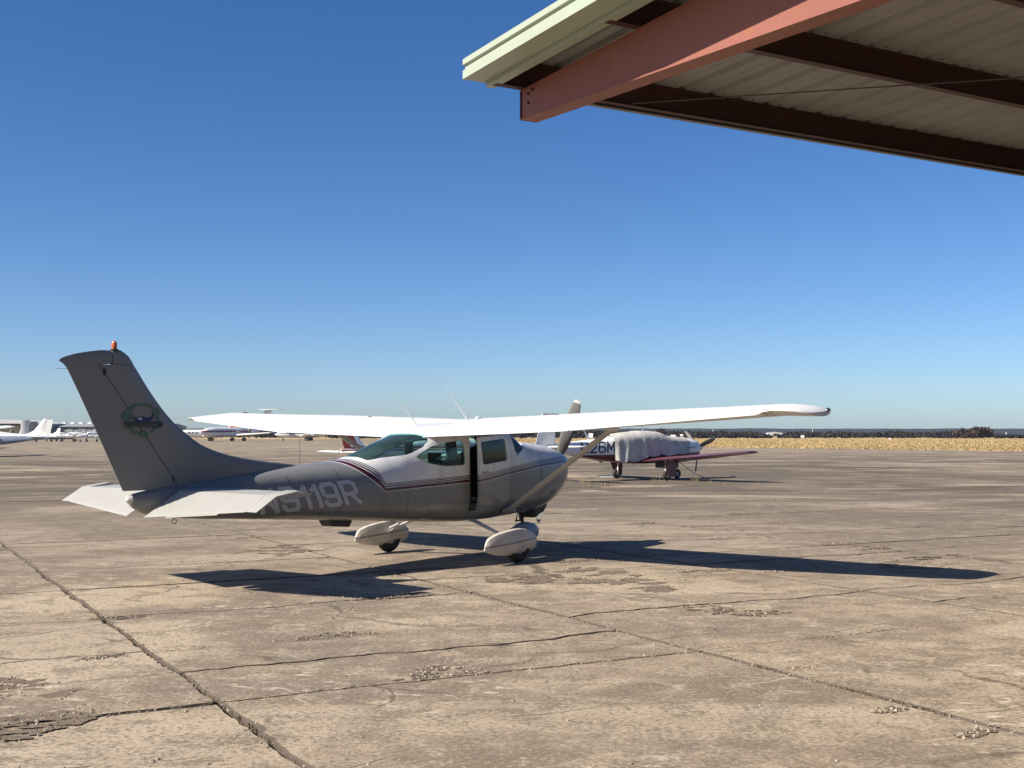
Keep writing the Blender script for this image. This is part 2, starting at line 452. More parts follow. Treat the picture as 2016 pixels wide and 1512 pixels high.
for iv in range(-2, 22):
    for iu in range(-14, 34):
        c = uv((iu + 0.5) * SU, (iv + 0.5) * SV)
        if not in_view(c.x, c.y + 3.0, 3.6) or c.length > 96 or c.x > apron_limit(c.y): continue
        built.add((iu, iv))
        v0 = iv * SV; cuts = [(v0, 'v')]
        if c.length < 32 and iv >= 0:
            if rnd.random() < 0.45: cuts.append((v0 + 1.02 + 0.2 * rnd.random(), 'crack'))
            if iv == 0 or rnd.random() < 0.75: cuts.append((v0 + 2.06 + 0.03 * (iu % 3), 'crack'))
            if iv == 0 or rnd.random() < 0.6: cuts.append((v0 + 4.15 - 0.05 * (iu % 2), 'crack'))
        if c.length < 32 and iv >= 0 and rnd.random() < 0.55: cuts.append((v0 + 5.15 + 0.25 * rnd.random(), 'crack'))
        cuts.append((v0 + SV, 'v'))
        for a, b2 in zip(cuts, cuts[1:]):
            make_piece(iu, a[0], a[1], b2[0], b2[1], c.length < 34); n_slab += 1
b = MB()
for iv in range(-6, 70):
    for iu in range(-60, 70):
        if (iu, iv) in built: continue
        c = uv((iu + 0.5) * SU, (iv + 0.5) * SV)
        if c.x > apron_limit(c.y) or c.y > 415 or c.y < -12 or abs(c.x) > 240: continue
        z = rnd.uniform(-0.012, 0.0); g = 0.03
        b.add([uv(iu * SU + g, iv * SV + g, z), uv((iu + 1) * SU - g, iv * SV + g, z), uv((iu + 1) * SU - g, (iv + 1) * SV - g, z), uv(iu * SU + g, (iv + 1) * SV - g, z)], [(0, 1, 2, 3)])
M['concrete_far'] = concrete('weathered_concrete_far', perobj=False)
struct(b.build('distant_slabs', M['concrete_far'], apron, fix=False), 'stuff')

# broken, crumbling places in the pavement
def rubble_mat():
    t = NT('broken_concrete'); p = t.pos('World')
    vo = t.n('ShaderNodeTexVoronoi'); t.put(vo.inputs['Vector'], p); vo.inputs['Scale'].default_value = 70.0
    n1 = t.noise(p, 9.0, 5, 0.7); n2 = t.noise(p, 3.0, 4, 0.6)
    c = t.mix(t.ramp(vo.outputs['Distance'], 0.15, 0.6), (0.27, 0.215, 0.16), (0.14, 0.107, 0.08))
    c = t.mix(t.ramp(n1, 0.4, 0.65), c, (0.15, 0.12, 0.09))
    c = t.mix(t.ramp(n2, 0.55, 0.7, 0, 0.8), c, (0.10, 0.077, 0.058))
    t.bump(t.math('SUBTRACT', n1, vo.outputs['Distance']), 0.55, 0.008)
    return t.done(c, 0.95, spec=0.1)
M['rubble'] = rubble_mat()
M['stone'] = paint('pale_stone', (0.35, 0.295, 0.23), 0.9, 0.4, scale=9)
M['dark_stone'] = paint('dark_stone', (0.15, 0.115, 0.085), 0.9, 0.4, scale=9)
spalls = [
    ([(-30, 1338), (70, 1343), (130, 1352), (165, 1364), (120, 1376), (70, 1370), (-30, 1382)], 240, 0.5),
    ([(-30, 1415), (70, 1404), (150, 1396), (255, 1382), (215, 1404), (100, 1438), (40, 1452), (-30, 1462)], 420, 0.5),
    ([(775, 1340), (800, 1322), (830, 1308), (890, 1314), (940, 1316), (985, 1322), (930, 1330), (850, 1342)], 330, 1.0),
    ([(905, 1152), (960, 1140), (1040, 1132), (1100, 1120), (1180, 1117), (1250, 1126), (1300, 1150), (1330, 1168), (1240, 1160), (1120, 1146), (1010, 1158)], 520, 0.7),
    ([(1330, 1196), (1400, 1192), (1470, 1200), (1560, 1206), (1500, 1214), (1420, 1212)], 260, 0.9),
    ([(1720, 1112), (1790, 1097), (1850, 1090), (1920, 1094), (1990, 1108), (1930, 1116), (1840, 1122), (1760, 1122)], 300, 0.6),
    ([(1700, 1404), (1750, 1392), (1790, 1384), (1800, 1392), (1760, 1404)], 120, 1.0),
    ([(1860, 1452), (1920, 1436), (1970, 1430), (1960, 1446), (1900, 1456)], 120, 1.0),
    ([(640, 1246), (700, 1240), (760, 1250), (700, 1257)], 90, 0.8),
    ([(480, 1080), (560, 1074), (640, 1084), (560, 1096), (500, 1092)], 90, 0.6),
]
def inside(poly, x, y):
    r = False; j = len(poly) - 1
    for i in range(len(poly)):
        (xi, yi), (xj, yj) = poly[i], poly[j]
        if (yi > y) != (yj > y) and x < (xj - xi) * (y - yi) / (yj - yi) + xi: r = not r
        j = i
    return r
for k in range(30):
    if rnd.random() < .45: q = uv(rnd.choice((0, 1, 2, 3)) * SU + rnd.gauss(0, .12), rnd.uniform(-1.5, 14))
    else: q = uv(rnd.uniform(-3, 16), rnd.choice((2.06, 4.15, 6.43, 8.5, 10.6, 12.9)) + rnd.gauss(0, .12))
    if not in_view(q.x, q.y, -.4) or q.y < 7.5: continue
    rr = rnd.uniform(.15, .5); pp = []
    for j in range(8):
        t = 2 * math.pi * j / 8; dx, dy = rr * rnd.uniform(.6, 1.2) * math.cos(t), rr * .35 * rnd.uniform(.6, 1.2) * math.sin(t)
        w = Vector((q.x + dx * GU.x - dy * GU.y, q.y + dx * GU.y + dy * GU.x, 0)); d_ = w - Vector((0, 0, CAM_H))
        dep_ = d_.y * math.cos(PITCH) + d_.z * math.sin(PITCH); uu = -d_.y * math.sin(PITCH) + d_.z * math.cos(PITCH)
        pp.append((1008 + F_PX * d_.x / dep_, 756 - F_PX * uu / dep_))
    spalls.append((pp, int(60 + 160 * rr), rnd.uniform(.5, 1.0)))
pale, dark = MB(), MB()
def stone(mb, x, y, r, z=0.0):
    a = rnd.uniform(0, 6.28); vs = []
    for k in range(5):
        t = a + k * 1.2566 + rnd.uniform(-0.3, 0.3); q = r * rnd.uniform(0.7, 1.15)
        vs.append((x + q * math.cos(t), y + q * math.sin(t), z - 0.003))
    for k in range(4):
        t = a + 0.4 + k * 1.57 + rnd.uniform(-0.3, 0.3); q = r * rnd.uniform(0.4, 0.75)
        vs.append((x + q * math.cos(t), y + q * math.sin(t), z + r * rnd.uniform(0.35, 0.7)))
    mb.add(vs, [(0, 1, 6, 5), (1, 2, 6), (2, 3, 7, 6), (3, 4, 8, 7), (4, 0, 5, 8), (5, 6, 7, 8)])
for k, (pp, cnt, pl) in enumerate(spalls):
    w = [at_z(*q) for q in pp]; pw = [(q.x, q.y) for q in w]
    xs = [q[0] for q in pw]; ys = [q[1] for q in pw]
    size = max(max(xs) - min(xs), max(ys) - min(ys)); b = MB(); spots = []
    while len(spots) < 40:
        x, y = rnd.uniform(min(xs), max(xs)), rnd.uniform(min(ys), max(ys))
        if inside(pw, x, y): spots.append((x, y))
    for i, (x, y) in enumerate(spots):
        r = size * rnd.uniform(0.02, 0.075) * (1.5 if k < 2 else 1.0); el = rnd.uniform(0.4, 0.8); a0 = R(29) + rnd.gauss(0, 0.35); n = 22; z = 0.0030 + 0.00005 * i
        ph = rnd.uniform(0, 60); ring = []
        for j in range(n):
            t = 2 * math.pi * j / n; q = r * (0.55 + 0.9 * vnoise(ph + 2.2 * math.cos(t), ph + 2.2 * math.sin(t), 3)) * rnd.uniform(0.8, 1.2)
            dx, dy = q * math.cos(t), q * math.sin(t) * el
            ring.append((x + dx * math.cos(a0) - dy * math.sin(a0), y + dx * math.sin(a0) + dy * math.cos(a0), z))
        b.add(ring, [tuple(range(n))])
        for j in range(int(cnt * .75) // 40):
            q = r * abs(rnd.gauss(0, 1.1)); t = rnd.uniform(0, 6.28)
            stone(pale if rnd.random() < pl * 0.55 + 0.1 else dark, x + q * math.cos(t), y + q * math.sin(t), rnd.choice((0.003, 0.003, 0.004, 0.005, 0.006, 0.009, 0.014)), 0.004)
    struct(b.build('broken_pavement', M['rubble']), 'stuff')
for k in range(4200):                                   # crumbs lying along the joints
    if rnd.random() < 0.5: s = rnd.uniform(-5, 16); p = uv(rnd.choice((0, 1, 1, 2)) * SU + rnd.gauss(0, 0.05), s)
    else: p = uv(rnd.uniform(-3, 12), rnd.choice((0, 0, 2.06, 4.15, 6.43)) + rnd.gauss(0, 0.06))
    if in_view(p.x, p.y, 0.3): stone(pale if rnd.random() < 0.6 else dark, p.x, p.y, rnd.choice((0.003, 0.004, 0.006, 0.009)), 0.0)
for k in range(420):                                    # loose ones everywhere
    y = 6 + 16 * rnd.random() ** 1.5; x = rnd.uniform(-0.43, 0.43) * y
    stone(pale if rnd.random() < 0.7 else dark, x, y, rnd.choice((0.004, 0.004, 0.006, 0.008, 0.014)), 0.0)
struct(pale.build('pale_pebbles', M['stone'], fix=False), 'stuff')
struct(dark.build('dark_pebbles', M['dark_stone'], fix=False), 'stuff')

# dry weeds in the joints
def blade_mat(name, a, b2):
    t = NT(name); p = t.pos('World')
    return t.done(t.mix(t.ramp(t.noise(p, 14.0, 3), 0.35, 0.65), a, b2), 0.9, spec=0.1)
M['straw'] = blade_mat('dry_straw', (0.30, 0.235, 0.13), (0.19, 0.14, 0.075))
M['weed'] = blade_mat('dead_weed', (0.17, 0.115, 0.06), (0.09, 0.06, 0.033))
def blades(mb, x, y, n, h, spread, lean=0.5, wd=0.004):
    for k in range(n):
        a = rnd.uniform(0, 6.28); r = spread * rnd.random(); px, py = x + r * math.cos(a), y + r * math.sin(a)
        hh = h * rnd.uniform(0.45, 1.1); la = rnd.uniform(0, 6.28); l = hh * lean * rnd.random()
        ex, ey = px + l * math.cos(la), py + l * math.sin(la)
        wx, wy = -math.sin(a) * wd, math.cos(a) * wd
        mx, my = px + (ex - px) * 0.35, py + (ey - py) * 0.35
        mb.add([(px - wx, py - wy, -0.03), (px + wx, py + wy, -0.03), (mx + wx * .8, my + wy * .8, hh * .55), (mx - wx * .8, my - wy * .8, hh * .55), (ex, ey, hh)], [(0, 1, 2, 3), (3, 2, 4)])
wb, sb = MB(), MB()
for u0, v0, v1, n in ((1, -2.5, -1.55, 260), (1, -1.0, -0.7, 60), (0, -1.4, 1.2, 110), (0, 2.1, 4.6, 90), (1, 2.6, 5.8, 60), (2, -0.2, 3.2, 70)):
    for k in range(n // 3):
        p = uv(u0 * SU + rnd.gauss(0, 0.012), rnd.uniform(v0, v1)); blades(wb, p.x, p.y, 2, 0.013, 0.02, 2.2, 0.0025)
for (u0, u1, v, n) in ((3.9, 7.6, 0.0, 150), (0.0, 3.7, 0.0, 70), (0.2, 3.5, 2.06, 80), (-3.0, 0.0, 4.9, 60)):
    for k in range(n // 3):
        p = uv(rnd.uniform(u0, u1), v + rnd.gauss(0, 0.012)); blades(wb, p.x, p.y, 2, 0.012, 0.02, 2.2, 0.0025)
struct(wb.build('joint_weeds', M['weed'], fix=False), 'stuff')
for (px, py, n, h) in ((1145, 950, 26, .32), (1160, 955, 34, .38), (1190, 957, 30, .26), (1215, 958, 14, .2), (1300, 962, 18, .22), (1370, 948, 60, .34), (1395, 952, 20, .2), (1422, 956, 20, .16), (1490, 957, 24, .2), (1290, 948, 14, .34), (1120, 947, 18, .2), (1725, 1076, 40, .05), (1230, 956, 18, .14)):
    p = at_z(px, py); blades(sb, p.x, p.y, int(n * .6) + 2, h * .8, 0.16 + 0.3 * h, 0.7, 0.0045)
struct(sb.build('dry_weed_tufts', M['straw'], fix=False), 'stuff')

# ------------------------------------------------------------------ grass field, woods, hills
gb = MB()
for k in range(70000):
    y = 104 + 290 * rnd.random() ** 1.9
    x0 = apron_limit(y); x1 = 0.47 * y
    if x0 > x1: continue
    x = x0 + (x1 - x0) * rnd.random() + 0.2 + 0.8 * rnd.random()
    h = rnd.uniform(0.05, 0.14) * (0.6 + 1.1 * vnoise(x * .12, y * .12, 3)); w = rnd.uniform(0.04, 0.16)
    a = rnd.uniform(-0.7, 0.7); wx, wy = w * math.cos(a), w * math.sin(a)
    gb.add([(x - wx, y - wy, -.06), (x + wx, y + wy, -.06), (x + wx * .2 + rnd.uniform(-.06, .06), y + wy * .2, h), (x - wx * .6, y - wy * .6, h * rnd.uniform(.5, 1))], [(0, 1, 2, 3)])
def field_mat():
    t = NT('dry_grass'); p = t.pos('World')
    c = t.mix(t.ramp(t.noise(p, 0.09, 4, 0.6), 0.35, 0.65), (0.45, 0.335, 0.17), (0.36, 0.26, 0.125))
    c = t.mix(t.ramp(t.noise(p, 0.7, 3, 0.6), 0.55, 0.75, 0, .7), c, (0.20, 0.14, 0.06))
    return t.done(c, 0.95, spec=0.05)
struct(gb.build('dry_grass_field', field_mat(), fix=False), 'stuff')

def leaf_mat(name, a, b2, scale=0.25):
    t = NT(name); p = t.pos('World')
    return t.done(t.mix(t.ramp(t.noise(p, scale, 4, 0.65), 0.36, 0.66), a, b2), 0.9, spec=0.05)
def crown(mb, cx, cy, z0, z1, r, n, size):
    """leaf and twig clumps spread unevenly through a crown"""
    lobes = [(cx + rnd.gauss(0, r * .45), cy + rnd.gauss(0, r * .45), z0 + (z1 - z0) * rnd.uniform(.3, .72), r * rnd.uniform(.3, .55)) for _ in range(9)]
    for k in range(n):
        lx, ly, lz, lr = rnd.choice(lobes)
        d = Vector((rnd.gauss(0, 1), rnd.gauss(0, 1), rnd.gauss(0, .75))).normalized() * lr * rnd.random() ** .4
        x, y = lx + d.x, ly + d.y
        z = lz + d.z * ((z1 - lz) if d.z > 0 else (lz - z0)) / lr * .98
        a = Vector((rnd.gauss(0, 1), rnd.gauss(0, 1), rnd.gauss(0, 1))).normalized() * size * rnd.uniform(.5, 1.3)
        q = a.orthogonal().normalized() * size * rnd.uniform(.4, 1)
        p = Vector((x, y, z))
        mb.add([p - a, p + q, p + a, p - q], [(0, 1, 2, 3)])
# low wooded hills on the horizon
hb = MB(); nx = 420
for layer, (D, hh, am, zz) in enumerate(((1900, 9.8, 0.8, 0), (2600, 12.4, 1.0, 0))):
    pts = []
    for i in range(nx + 1):
        x = -2200 + 4400 * i / nx
        h = hh + am * (vnoise(x * .004, 1.5, 9 + layer) - .5) * 2.2 + 1.5 * (vnoise(x * .03, 1.5, 19 + layer) - .5) + 1.1 * (vnoise(x * .09, 3.5, 29 + layer) - .5)
        pts.append((x, h))
    rows = []
    for j, (dy, k) in enumerate(((-420, 0), (-180, .55), (0, 1), (260, .92), (500, 0))):
        rows.append([(x, D + dy + 60 * (vnoise(x * .01, j, 4) - .5), h * k - .06 if k else -.06) for x, h in pts])
    hb.loft(rows, False, False, closed=False)
M['wood_far'] = leaf_mat('distant_woods', (0.030, 0.034, 0.035), (0.024, 0.027, 0.029), 0.02)
struct(hb.build('hills', M['wood_far']))
tb = MB()
for k in range(520):
    y = rnd.uniform(455, 700); x = rnd.uniform(-0.15, 0.45) * y
    h = rnd.uniform(2.0, 3.3) * (0.75 + 0.55 * vnoise(x * .012, y * .01, 5))
    if x / y > 0.392 or (0.2 < x / y < 0.225): h *= .55
    crown(tb, x, y, 0, h, h * 1.7, 90, 0.6)
for k in range(120):                                   # hidden behind the aircraft but there, further left
    y = rnd.uniform(520, 800); x = rnd.uniform(-0.45, -0.15) * y; h = rnd.uniform(2.2, 3.4)
    crown(tb, x, y, 0, h, h * 1.1, 30, 1.1)
struct(tb.build('distant_woods', leaf_mat('bare_winter_woods', (0.036, 0.031, 0.027), (0.024, 0.021, 0.020), 0.03), fix=False), 'stuff')
M['tree_leaf'] = leaf_mat('brown_winter_leaf', (0.085, 0.06, 0.045), (0.03, 0.024, 0.02), 0.35)
M['bark'] = paint('grey_bark', (0.10, 0.08, 0.065), 0.9, 0.4)
for (px, top, rr, dens, lab) in ((1934, 840, 7.2, 1700, 'large rounded brown winter tree on the far right of the treeline'), (1915, 843, 5.0, 800, 'brown winter tree just left of the largest tree at the far right'), (1898, 847, 4.6, 600, 'low spreading brown tree at the left end of the far right clump'), (1300, 843, 3.6, 260, 'bare brown tree rising over the treeline behind the covered aircraft')):
    D = 452.0; g = at_y(px, 860, D); z1 = at_y(px, top, D).z
    t = thing('winter_tree', lab, 'tree', (g.x, D, -.06), group='trees standing before the far woods')
    b = MB(); b.tube([(0, 0, 0), (.15, 0, z1 * .3), (0, .1, z1 * .55)], [.3, .22, .12], 7)
    for k in range(6):
        a = k * 1.05 + .3; b.tube([(.1, 0, z1 * .25), (rr * .3 * math.cos(a), rr * .3 * math.sin(a), z1 * .5), (rr * .5 * math.cos(a), rr * .5 * math.sin(a), z1 * .72)], [.14, .09, .04], 5)
    b.build('trunk', M['bark'], t)
    b = MB(); crown(b, 0, 0, 0.3, z1, rr * .55, dens, .55); b.build('crown', M['tree_leaf'], t, fix=False)

# the air between here and the hills
hz_b = MB(); hz_b.box(-3300, 3300, -80, 3300, -1.2, 15.0)
hm = bpy.data.materials.new('haze_air'); hm.use_nodes = True; hn = hm.node_tree; hn.nodes.clear()
ho = hn.nodes.new('ShaderNodeOutputMaterial'); hv = hn.nodes.new('ShaderNodeVolumePrincipled')
hv.inputs['Color'].default_value = (0.72, 0.84, 1.0, 1); hv.inputs['Density'].default_value = 0.00008; hv.inputs['Anisotropy'].default_value = 0.1
hn.links.new(hv.outputs['Volume'], ho.inputs['Volume'])
struct(hz_b.build('haze', hm), 'stuff')

# ------------------------------------------------------------------ hangar canopy overhead, on the right
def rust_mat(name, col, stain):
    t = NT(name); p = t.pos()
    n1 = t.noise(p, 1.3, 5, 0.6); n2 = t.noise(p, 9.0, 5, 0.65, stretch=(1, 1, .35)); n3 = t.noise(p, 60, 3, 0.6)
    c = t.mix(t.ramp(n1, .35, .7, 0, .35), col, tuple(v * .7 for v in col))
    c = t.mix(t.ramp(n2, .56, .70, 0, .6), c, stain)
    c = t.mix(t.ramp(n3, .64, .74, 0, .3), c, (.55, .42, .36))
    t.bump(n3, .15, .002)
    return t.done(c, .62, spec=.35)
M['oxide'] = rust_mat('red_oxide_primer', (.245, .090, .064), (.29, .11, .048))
M['oxide_shaded'] = rust_mat('shaded_oxide_primer', (.060, .024, .020), (.05, .024, .016))  # same red oxide, with the purlins' unlit shade put into the colour
def deck_mat():
    t = NT('painted_roof_sheet'); p = t.pos()
    n1 = t.noise(p, 1.5, 5, .6, stretch=(1, 1, 1)); n2 = t.noise(p, 26, 4, .7); 
    c = t.mix(t.ramp(n1, .35, .7, 0, .45), (.245, .238, .225), (.135, .127, .116))
    c = t.mix(t.ramp(n2, .66, .76, 0, .7), c, (.13, 0.15, .085))
    return t.done(c, .6, spec=.3)
M['deck'] = deck_mat()
M['dark_galv'] = paint('dull_galvanised', (.16, .155, .145), .6, .4)
M['mint'] = paint('pale_green_trim', (.33, .37, .285), .42, .22, scale=2)
AZ, SL = R(30.6), R(-2.0)
CA = Vector((-math.sin(AZ) * math.cos(SL), math.cos(AZ) * math.cos(SL), math.sin(SL)))
CB = Vector((math.cos(AZ), math.sin(AZ), 0.0)); CE = at_y(1025, 178, 9.34)
def cp(t, s, h): return CE - CA * t + CB * s + Vector((0, 0, h))
canopy = thing('hangar_canopy', 'rust red steel canopy roof with pale green edge trim, overhead at upper right', 'canopy')
TL, SR = 20.0, 26.0  # roof run on out of view to dim its underside
def csec(prof, t0, t1, name, mat, smooth=None, n=1):
    """profile in (s, h) run along the slope"""
    b = MB(); rings = [[cp(t0 + (t1 - t0) * i / n, s, h) for s, h in prof] for i in range(n + 1)]
    b.loft(rings); return b.build(name, mat, canopy, smooth)
def psec(prof, s0, s1, name, mat):
    """profile in (t, h) run along the eave"""
    b = MB(); b.loft([[cp(t, s, h) for t, h in prof] for s in (s0, s1)]); return b.build(name, mat, canopy)
for s0 in (0.0, 7.6, 15.2, 22.8):
    b = MB()
    def dep(t): return .226 + .072 * min(t, 9.0)
    ts = (0.0, 9.0)
    for (sa, sb_, h0, h1) in ((0, 0.15, lambda t: -.011, lambda t: 0.0), (0, 0.15, lambda t: -dep(t), lambda t: -dep(t) + .011), (.012, .021, lambda t: -dep(t) + .011, lambda t: -.011)):
        p8 = []
        for hh in (h0, h1):
            for t in ts:
                for s in (sa, sb_): p8.append(cp(t, s0 + s, hh(t)))
        b.hexa(p8)
        p8 = []
        for hh in (h0, h1):
            for t in (9.001, TL):
                for s in (sa, sb_): p8.append(cp(t, s0 + s, hh(t)))
        b.hexa(p8)
    raf = b.build('rafter', M['oxide'], canopy)
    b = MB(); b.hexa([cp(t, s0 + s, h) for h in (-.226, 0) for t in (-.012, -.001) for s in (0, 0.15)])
    b.build('end_plate', M['oxide_shaded'], canopy)
    for (t, h) in ((.10, -.05), (.10, -.12), (.16, -.035)):
        b = MB(); b.lathe([(0, .013), (.009, .013), (.009, .007), (.018, .007)], cp(t, s0 + .012, h), -CB, 6); b.build('bolt', M['oxide_shaded'], canopy)
    b = MB(); base = cp(19.3, s0 + .05, 0); zt = base.z - dep(19.3) - .01
    for (x0, x1, y0, y1) in ((-.07, .07, -.07, -.058), (-.07, .07, .058, .07), (-.005, .005, -.057, .057)):
        b.box(base.x + x0, base.x + x1, base.y + y0, base.y + y1, 0, zt)
    b.build('column', M['oxide'], canopy)
for k, t0 in enumerate(tuple(1.47 * q for q in range(14))):
    d = .205
    m = M['oxide_shaded']
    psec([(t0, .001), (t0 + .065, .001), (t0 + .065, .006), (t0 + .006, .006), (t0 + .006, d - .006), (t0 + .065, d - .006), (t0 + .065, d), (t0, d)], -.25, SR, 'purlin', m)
psec([(-.05, -.016), (-.005, -.016), (-.005, -.012), (-.046, -.012), (-.046, .21), (-.05, .21)], .151, SR, 'eave_trim', M['dark_galv'])
# ribbed roof sheets
W1 = .914
for k in range(28):
    s0 = -.27 + k * W1
    prof = []
    for j in range(3):
        q = s0 + j * .3047
        prof += [(q, 0), (q + .09, 0), (q + .10, .006), (q + .115, .006), (q + .125, 0), (q + .205, 0), (q + .235, .032), (q + .27, .032), (q + .2995, 0)]
    prof.append((s0 + W1 + .02, .0018))
    b = MB(); b.loft([[cp(t, s, .208 + h) for s, h in prof] for t in (-.06, 1.4, TL)], False, False, closed=False)
    b.build('roof_sheet', M['deck'], canopy, fix=False)
    for t0 in (.035, 1.505, 2.975) if k < 9 else ():
        for j in range(3):
            b = MB(); b.lathe([(0, .009), (-.006, .006)], cp(t0 + .08, s0 + .05 + j * .3047, .2075), (0, 0, 1), 6); b.build('screw', M['dark_metal'], canopy)
csec([(-.469, .182), (-.469, .142), (-.448, .137), (-.448, .106), (-.469, .098), (-.469, .034), (-.278, .034), (-.278, .20), (-.44, .205)], -.06, TL, 'gutter', M['mint'])
csec([(-.274, .002), (-.20, .002), (-.20, .014), (-.264, .014), (-.264, .206), (-.274, .206)], -.056, TL, 'rake_trim', M['mint'])
b = MB(); b.tube([cp(.2, .9, -.03), at_y(2100, 147, 8.2)], .005, 6); b.build('brace_rod', M['dark_metal'], canopy)
b = MB(); q0, q1 = cp(19.6, -.1, 0), cp(19.6, SR - .2, 0); nb_ = Vector((CA.x, CA.y, 0)).normalized() * .1
b.loft([[q0, q1, q1 + nb_, q0 + nb_], [Vector((q.x, q.y, 0)) for q in (q0, q1, q1 + nb_, q0 + nb_)]]); b.build('unseen_rear_wall', M['deck'], canopy)  # unseen wall, added to keep sky light from under the canopy

# ------------------------------------------------------------------ the grey and white high-wing aeroplane
PL = thing('high_wing_aeroplane', 'grey and white single engine high-wing aeroplane with maroon stripes in the middle', 'aeroplane', (-.882, 17.332, 0), R(50.98))

# fuselage: stations x, belly, top, half width, roundness of the upper and lower half
FS = [(-5.11, .93, 1.07, .045, 2.2, 2.2), (-4.9, .835, 1.105, .105, 2.2, 2.2), (-4.31, .765, 1.175, .185, 2.3, 2.4), (-3.6, .722, 1.255, .265, 2.3, 2.6), (-2.73, .668, 1.337, .36, 2.3, 3.0),
      (-2.0, .622, 1.403, .45, 2.3, 3.4), (-1.6, .597, 1.525, .49, 2.3, 3.6), (-1.25, .575, 1.645, .52, 2.5, 4.0), (-.9, .555, 1.735, .55, 3.6, 4.4), (-.55, .533, 1.82, .565, 5.0, 4.6), (0, .512, 1.875, .57, 5.5, 4.6),
      (.48, .52, 1.865, .57, 5.5, 4.4), (.70, .533, 1.82, .567, 5.0, 4.2), (.90, .545, 1.725, .562, 4.4, 4.0), (1.10, .555, 1.625, .555, 3.8, 3.8), (1.40, .572, 1.600, .54, 3.1, 3.6), (1.70, .615, 1.575, .515, 2.9, 3.4), (1.95, .70, 1.545, .48, 2.8, 3.2),
      (2.12, .80, 1.505, .445, 2.8, 3.0), (2.25, .91, 1.455, .40, 2.8, 2.8), (2.33, 1.02, 1.40, .34, 2.8, 2.8), (2.37, 1.10, 1.35, .26, 2.8, 2.8)]
fx = [s[0] for s in FS]
FB, FT, FW, FU, FL = (pchip(fx, [s[k] for s in FS]) for k in range(1, 6))
def sec_zc(x): return FB(x) * .5 + FT(x) * .5 if x > -1 else FB(x) * .5 + min(FT(x), 1.42) * .5
def f_side(x, z, off=0.0):
    zc = sec_zc(x)
    if z > zc: q = (z - zc) / (FT(x) - zc); n = FU(x)
    else: q = (zc - z) / (zc - FB(x)); n = FL(x)
    return FW(x) * max(0.0, 1 - min(q, 1) ** n) ** (1 / n) + off
def f_ring(x, off=0.0, n=64):
    zc = sec_zc(x); r = []
    for k in range(n):
        t = 2 * math.pi * k / n; c, s = math.cos(t), math.sin(t)
        m = FU(x) if s > 0 else FL(x); hh = (FT(x) - zc) if s > 0 else (zc - FB(x))
        y = (FW(x) - off) * math.copysign(abs(c) ** (2 / m), c); z = zc + (hh - off) * math.copysign(abs(s) ** (2 / m), s)
        r.append((x, y, z))
    return r
def shell_mesh(x0, x1, thick, outer=0.0):
    """fuselage skin of real thickness between two stations (closed outside, hollow inside)"""
    st = [x for x in np.linspace(x0, x1, int((x1 - x0) / .055) + 2)]
    b = MB(); b.hollow = True; b.mi = 0; b.loft([f_ring(x, outer) for x in st]); b.mi = 1
    xs = [min(max(x, x0 + thick), x1 - thick) for x in st]
    b.loft([f_ring(x, outer + thick) for x in st[1:-1]])
    return b
def xz_prism(poly, y0, y1):
    b = MB(); b.prism([(p[0], p[1]) for p in poly], (0, y0, 0), (1, 0, 0), (0, 0, 1), (0, y1 - y0, 0)); return b
def xy_prism(poly, z0, z1):
    b = MB(); b.prism([(p[0], p[1]) for p in poly], (0, 0, z0), (1, 0, 0), (0, 1, 0), (0, 0, z1 - z0)); return b
def rounded(poly, r, n=4):
    out = []; m = len(poly)
    for i in range(m):
        p, a, c = Vector(poly[i]), Vector(poly[i - 1]), Vector(poly[(i + 1) % m])
        da, dc = (a - p), (c - p); ra = min(r, da.length * .45, dc.length * .45)
        s, e = p + da.normalized() * ra, p + dc.normalized() * ra
        for k in range(n + 1):
            t = k / n; out.append(tuple(s * (1 - t) ** 2 + p * 2 * t * (1 - t) + e * t * t))
    return out
def boolean(ob, cutters, op):
    for c in cutters:
        md = ob.modifiers.new('b', 'BOOLEAN'); md.operation = op; md.object = c; md.solver = 'EXACT'
    dg = bpy.context.evaluated_depsgraph_get()
    me = bpy.data.meshes.new_from_object(ob.evaluated_get(dg))
    ob.modifiers.clear(); old = ob.data; ob.data = me; bpy.data.meshes.remove(old)
    return ob
def tmp(b, mats): return b.build('tmp', mats)
def drop(obs):
    for o in obs:
        me = o.data; bpy.data.objects.remove(o); bpy.data.meshes.remove(me)

QW = rounded([(-1.175, 1.415), (-.91, 1.553), (-.62, 1.608), (-.335, 1.628), (-.29, 1.298), (-.65, 1.288), (-.95, 1.322)], .06)
DW = rounded([(-.165, 1.607), (.52, 1.652), (.585, 1.345), (-.105, 1.295)], .05)
DOOR = rounded([(-.215, 1.675), (.56, 1.70), (.65, 1.40), (.65, .675), (-.19, .66)], .045)
WS = [(.70, 2.2), (.70, 1.74), (.80, 1.398), (1.02, 1.512), (1.115, 1.572), (1.5, 1.75), (1.4, 2.2)]
RW = rounded([(-1.90, 0), (-1.86, -.27), (-1.31, -.41), (-.93, -.462), (-.885, -.43), (-.885, .43), (-.93, .462), (-1.31, .41), (-1.86, .27)], .05)

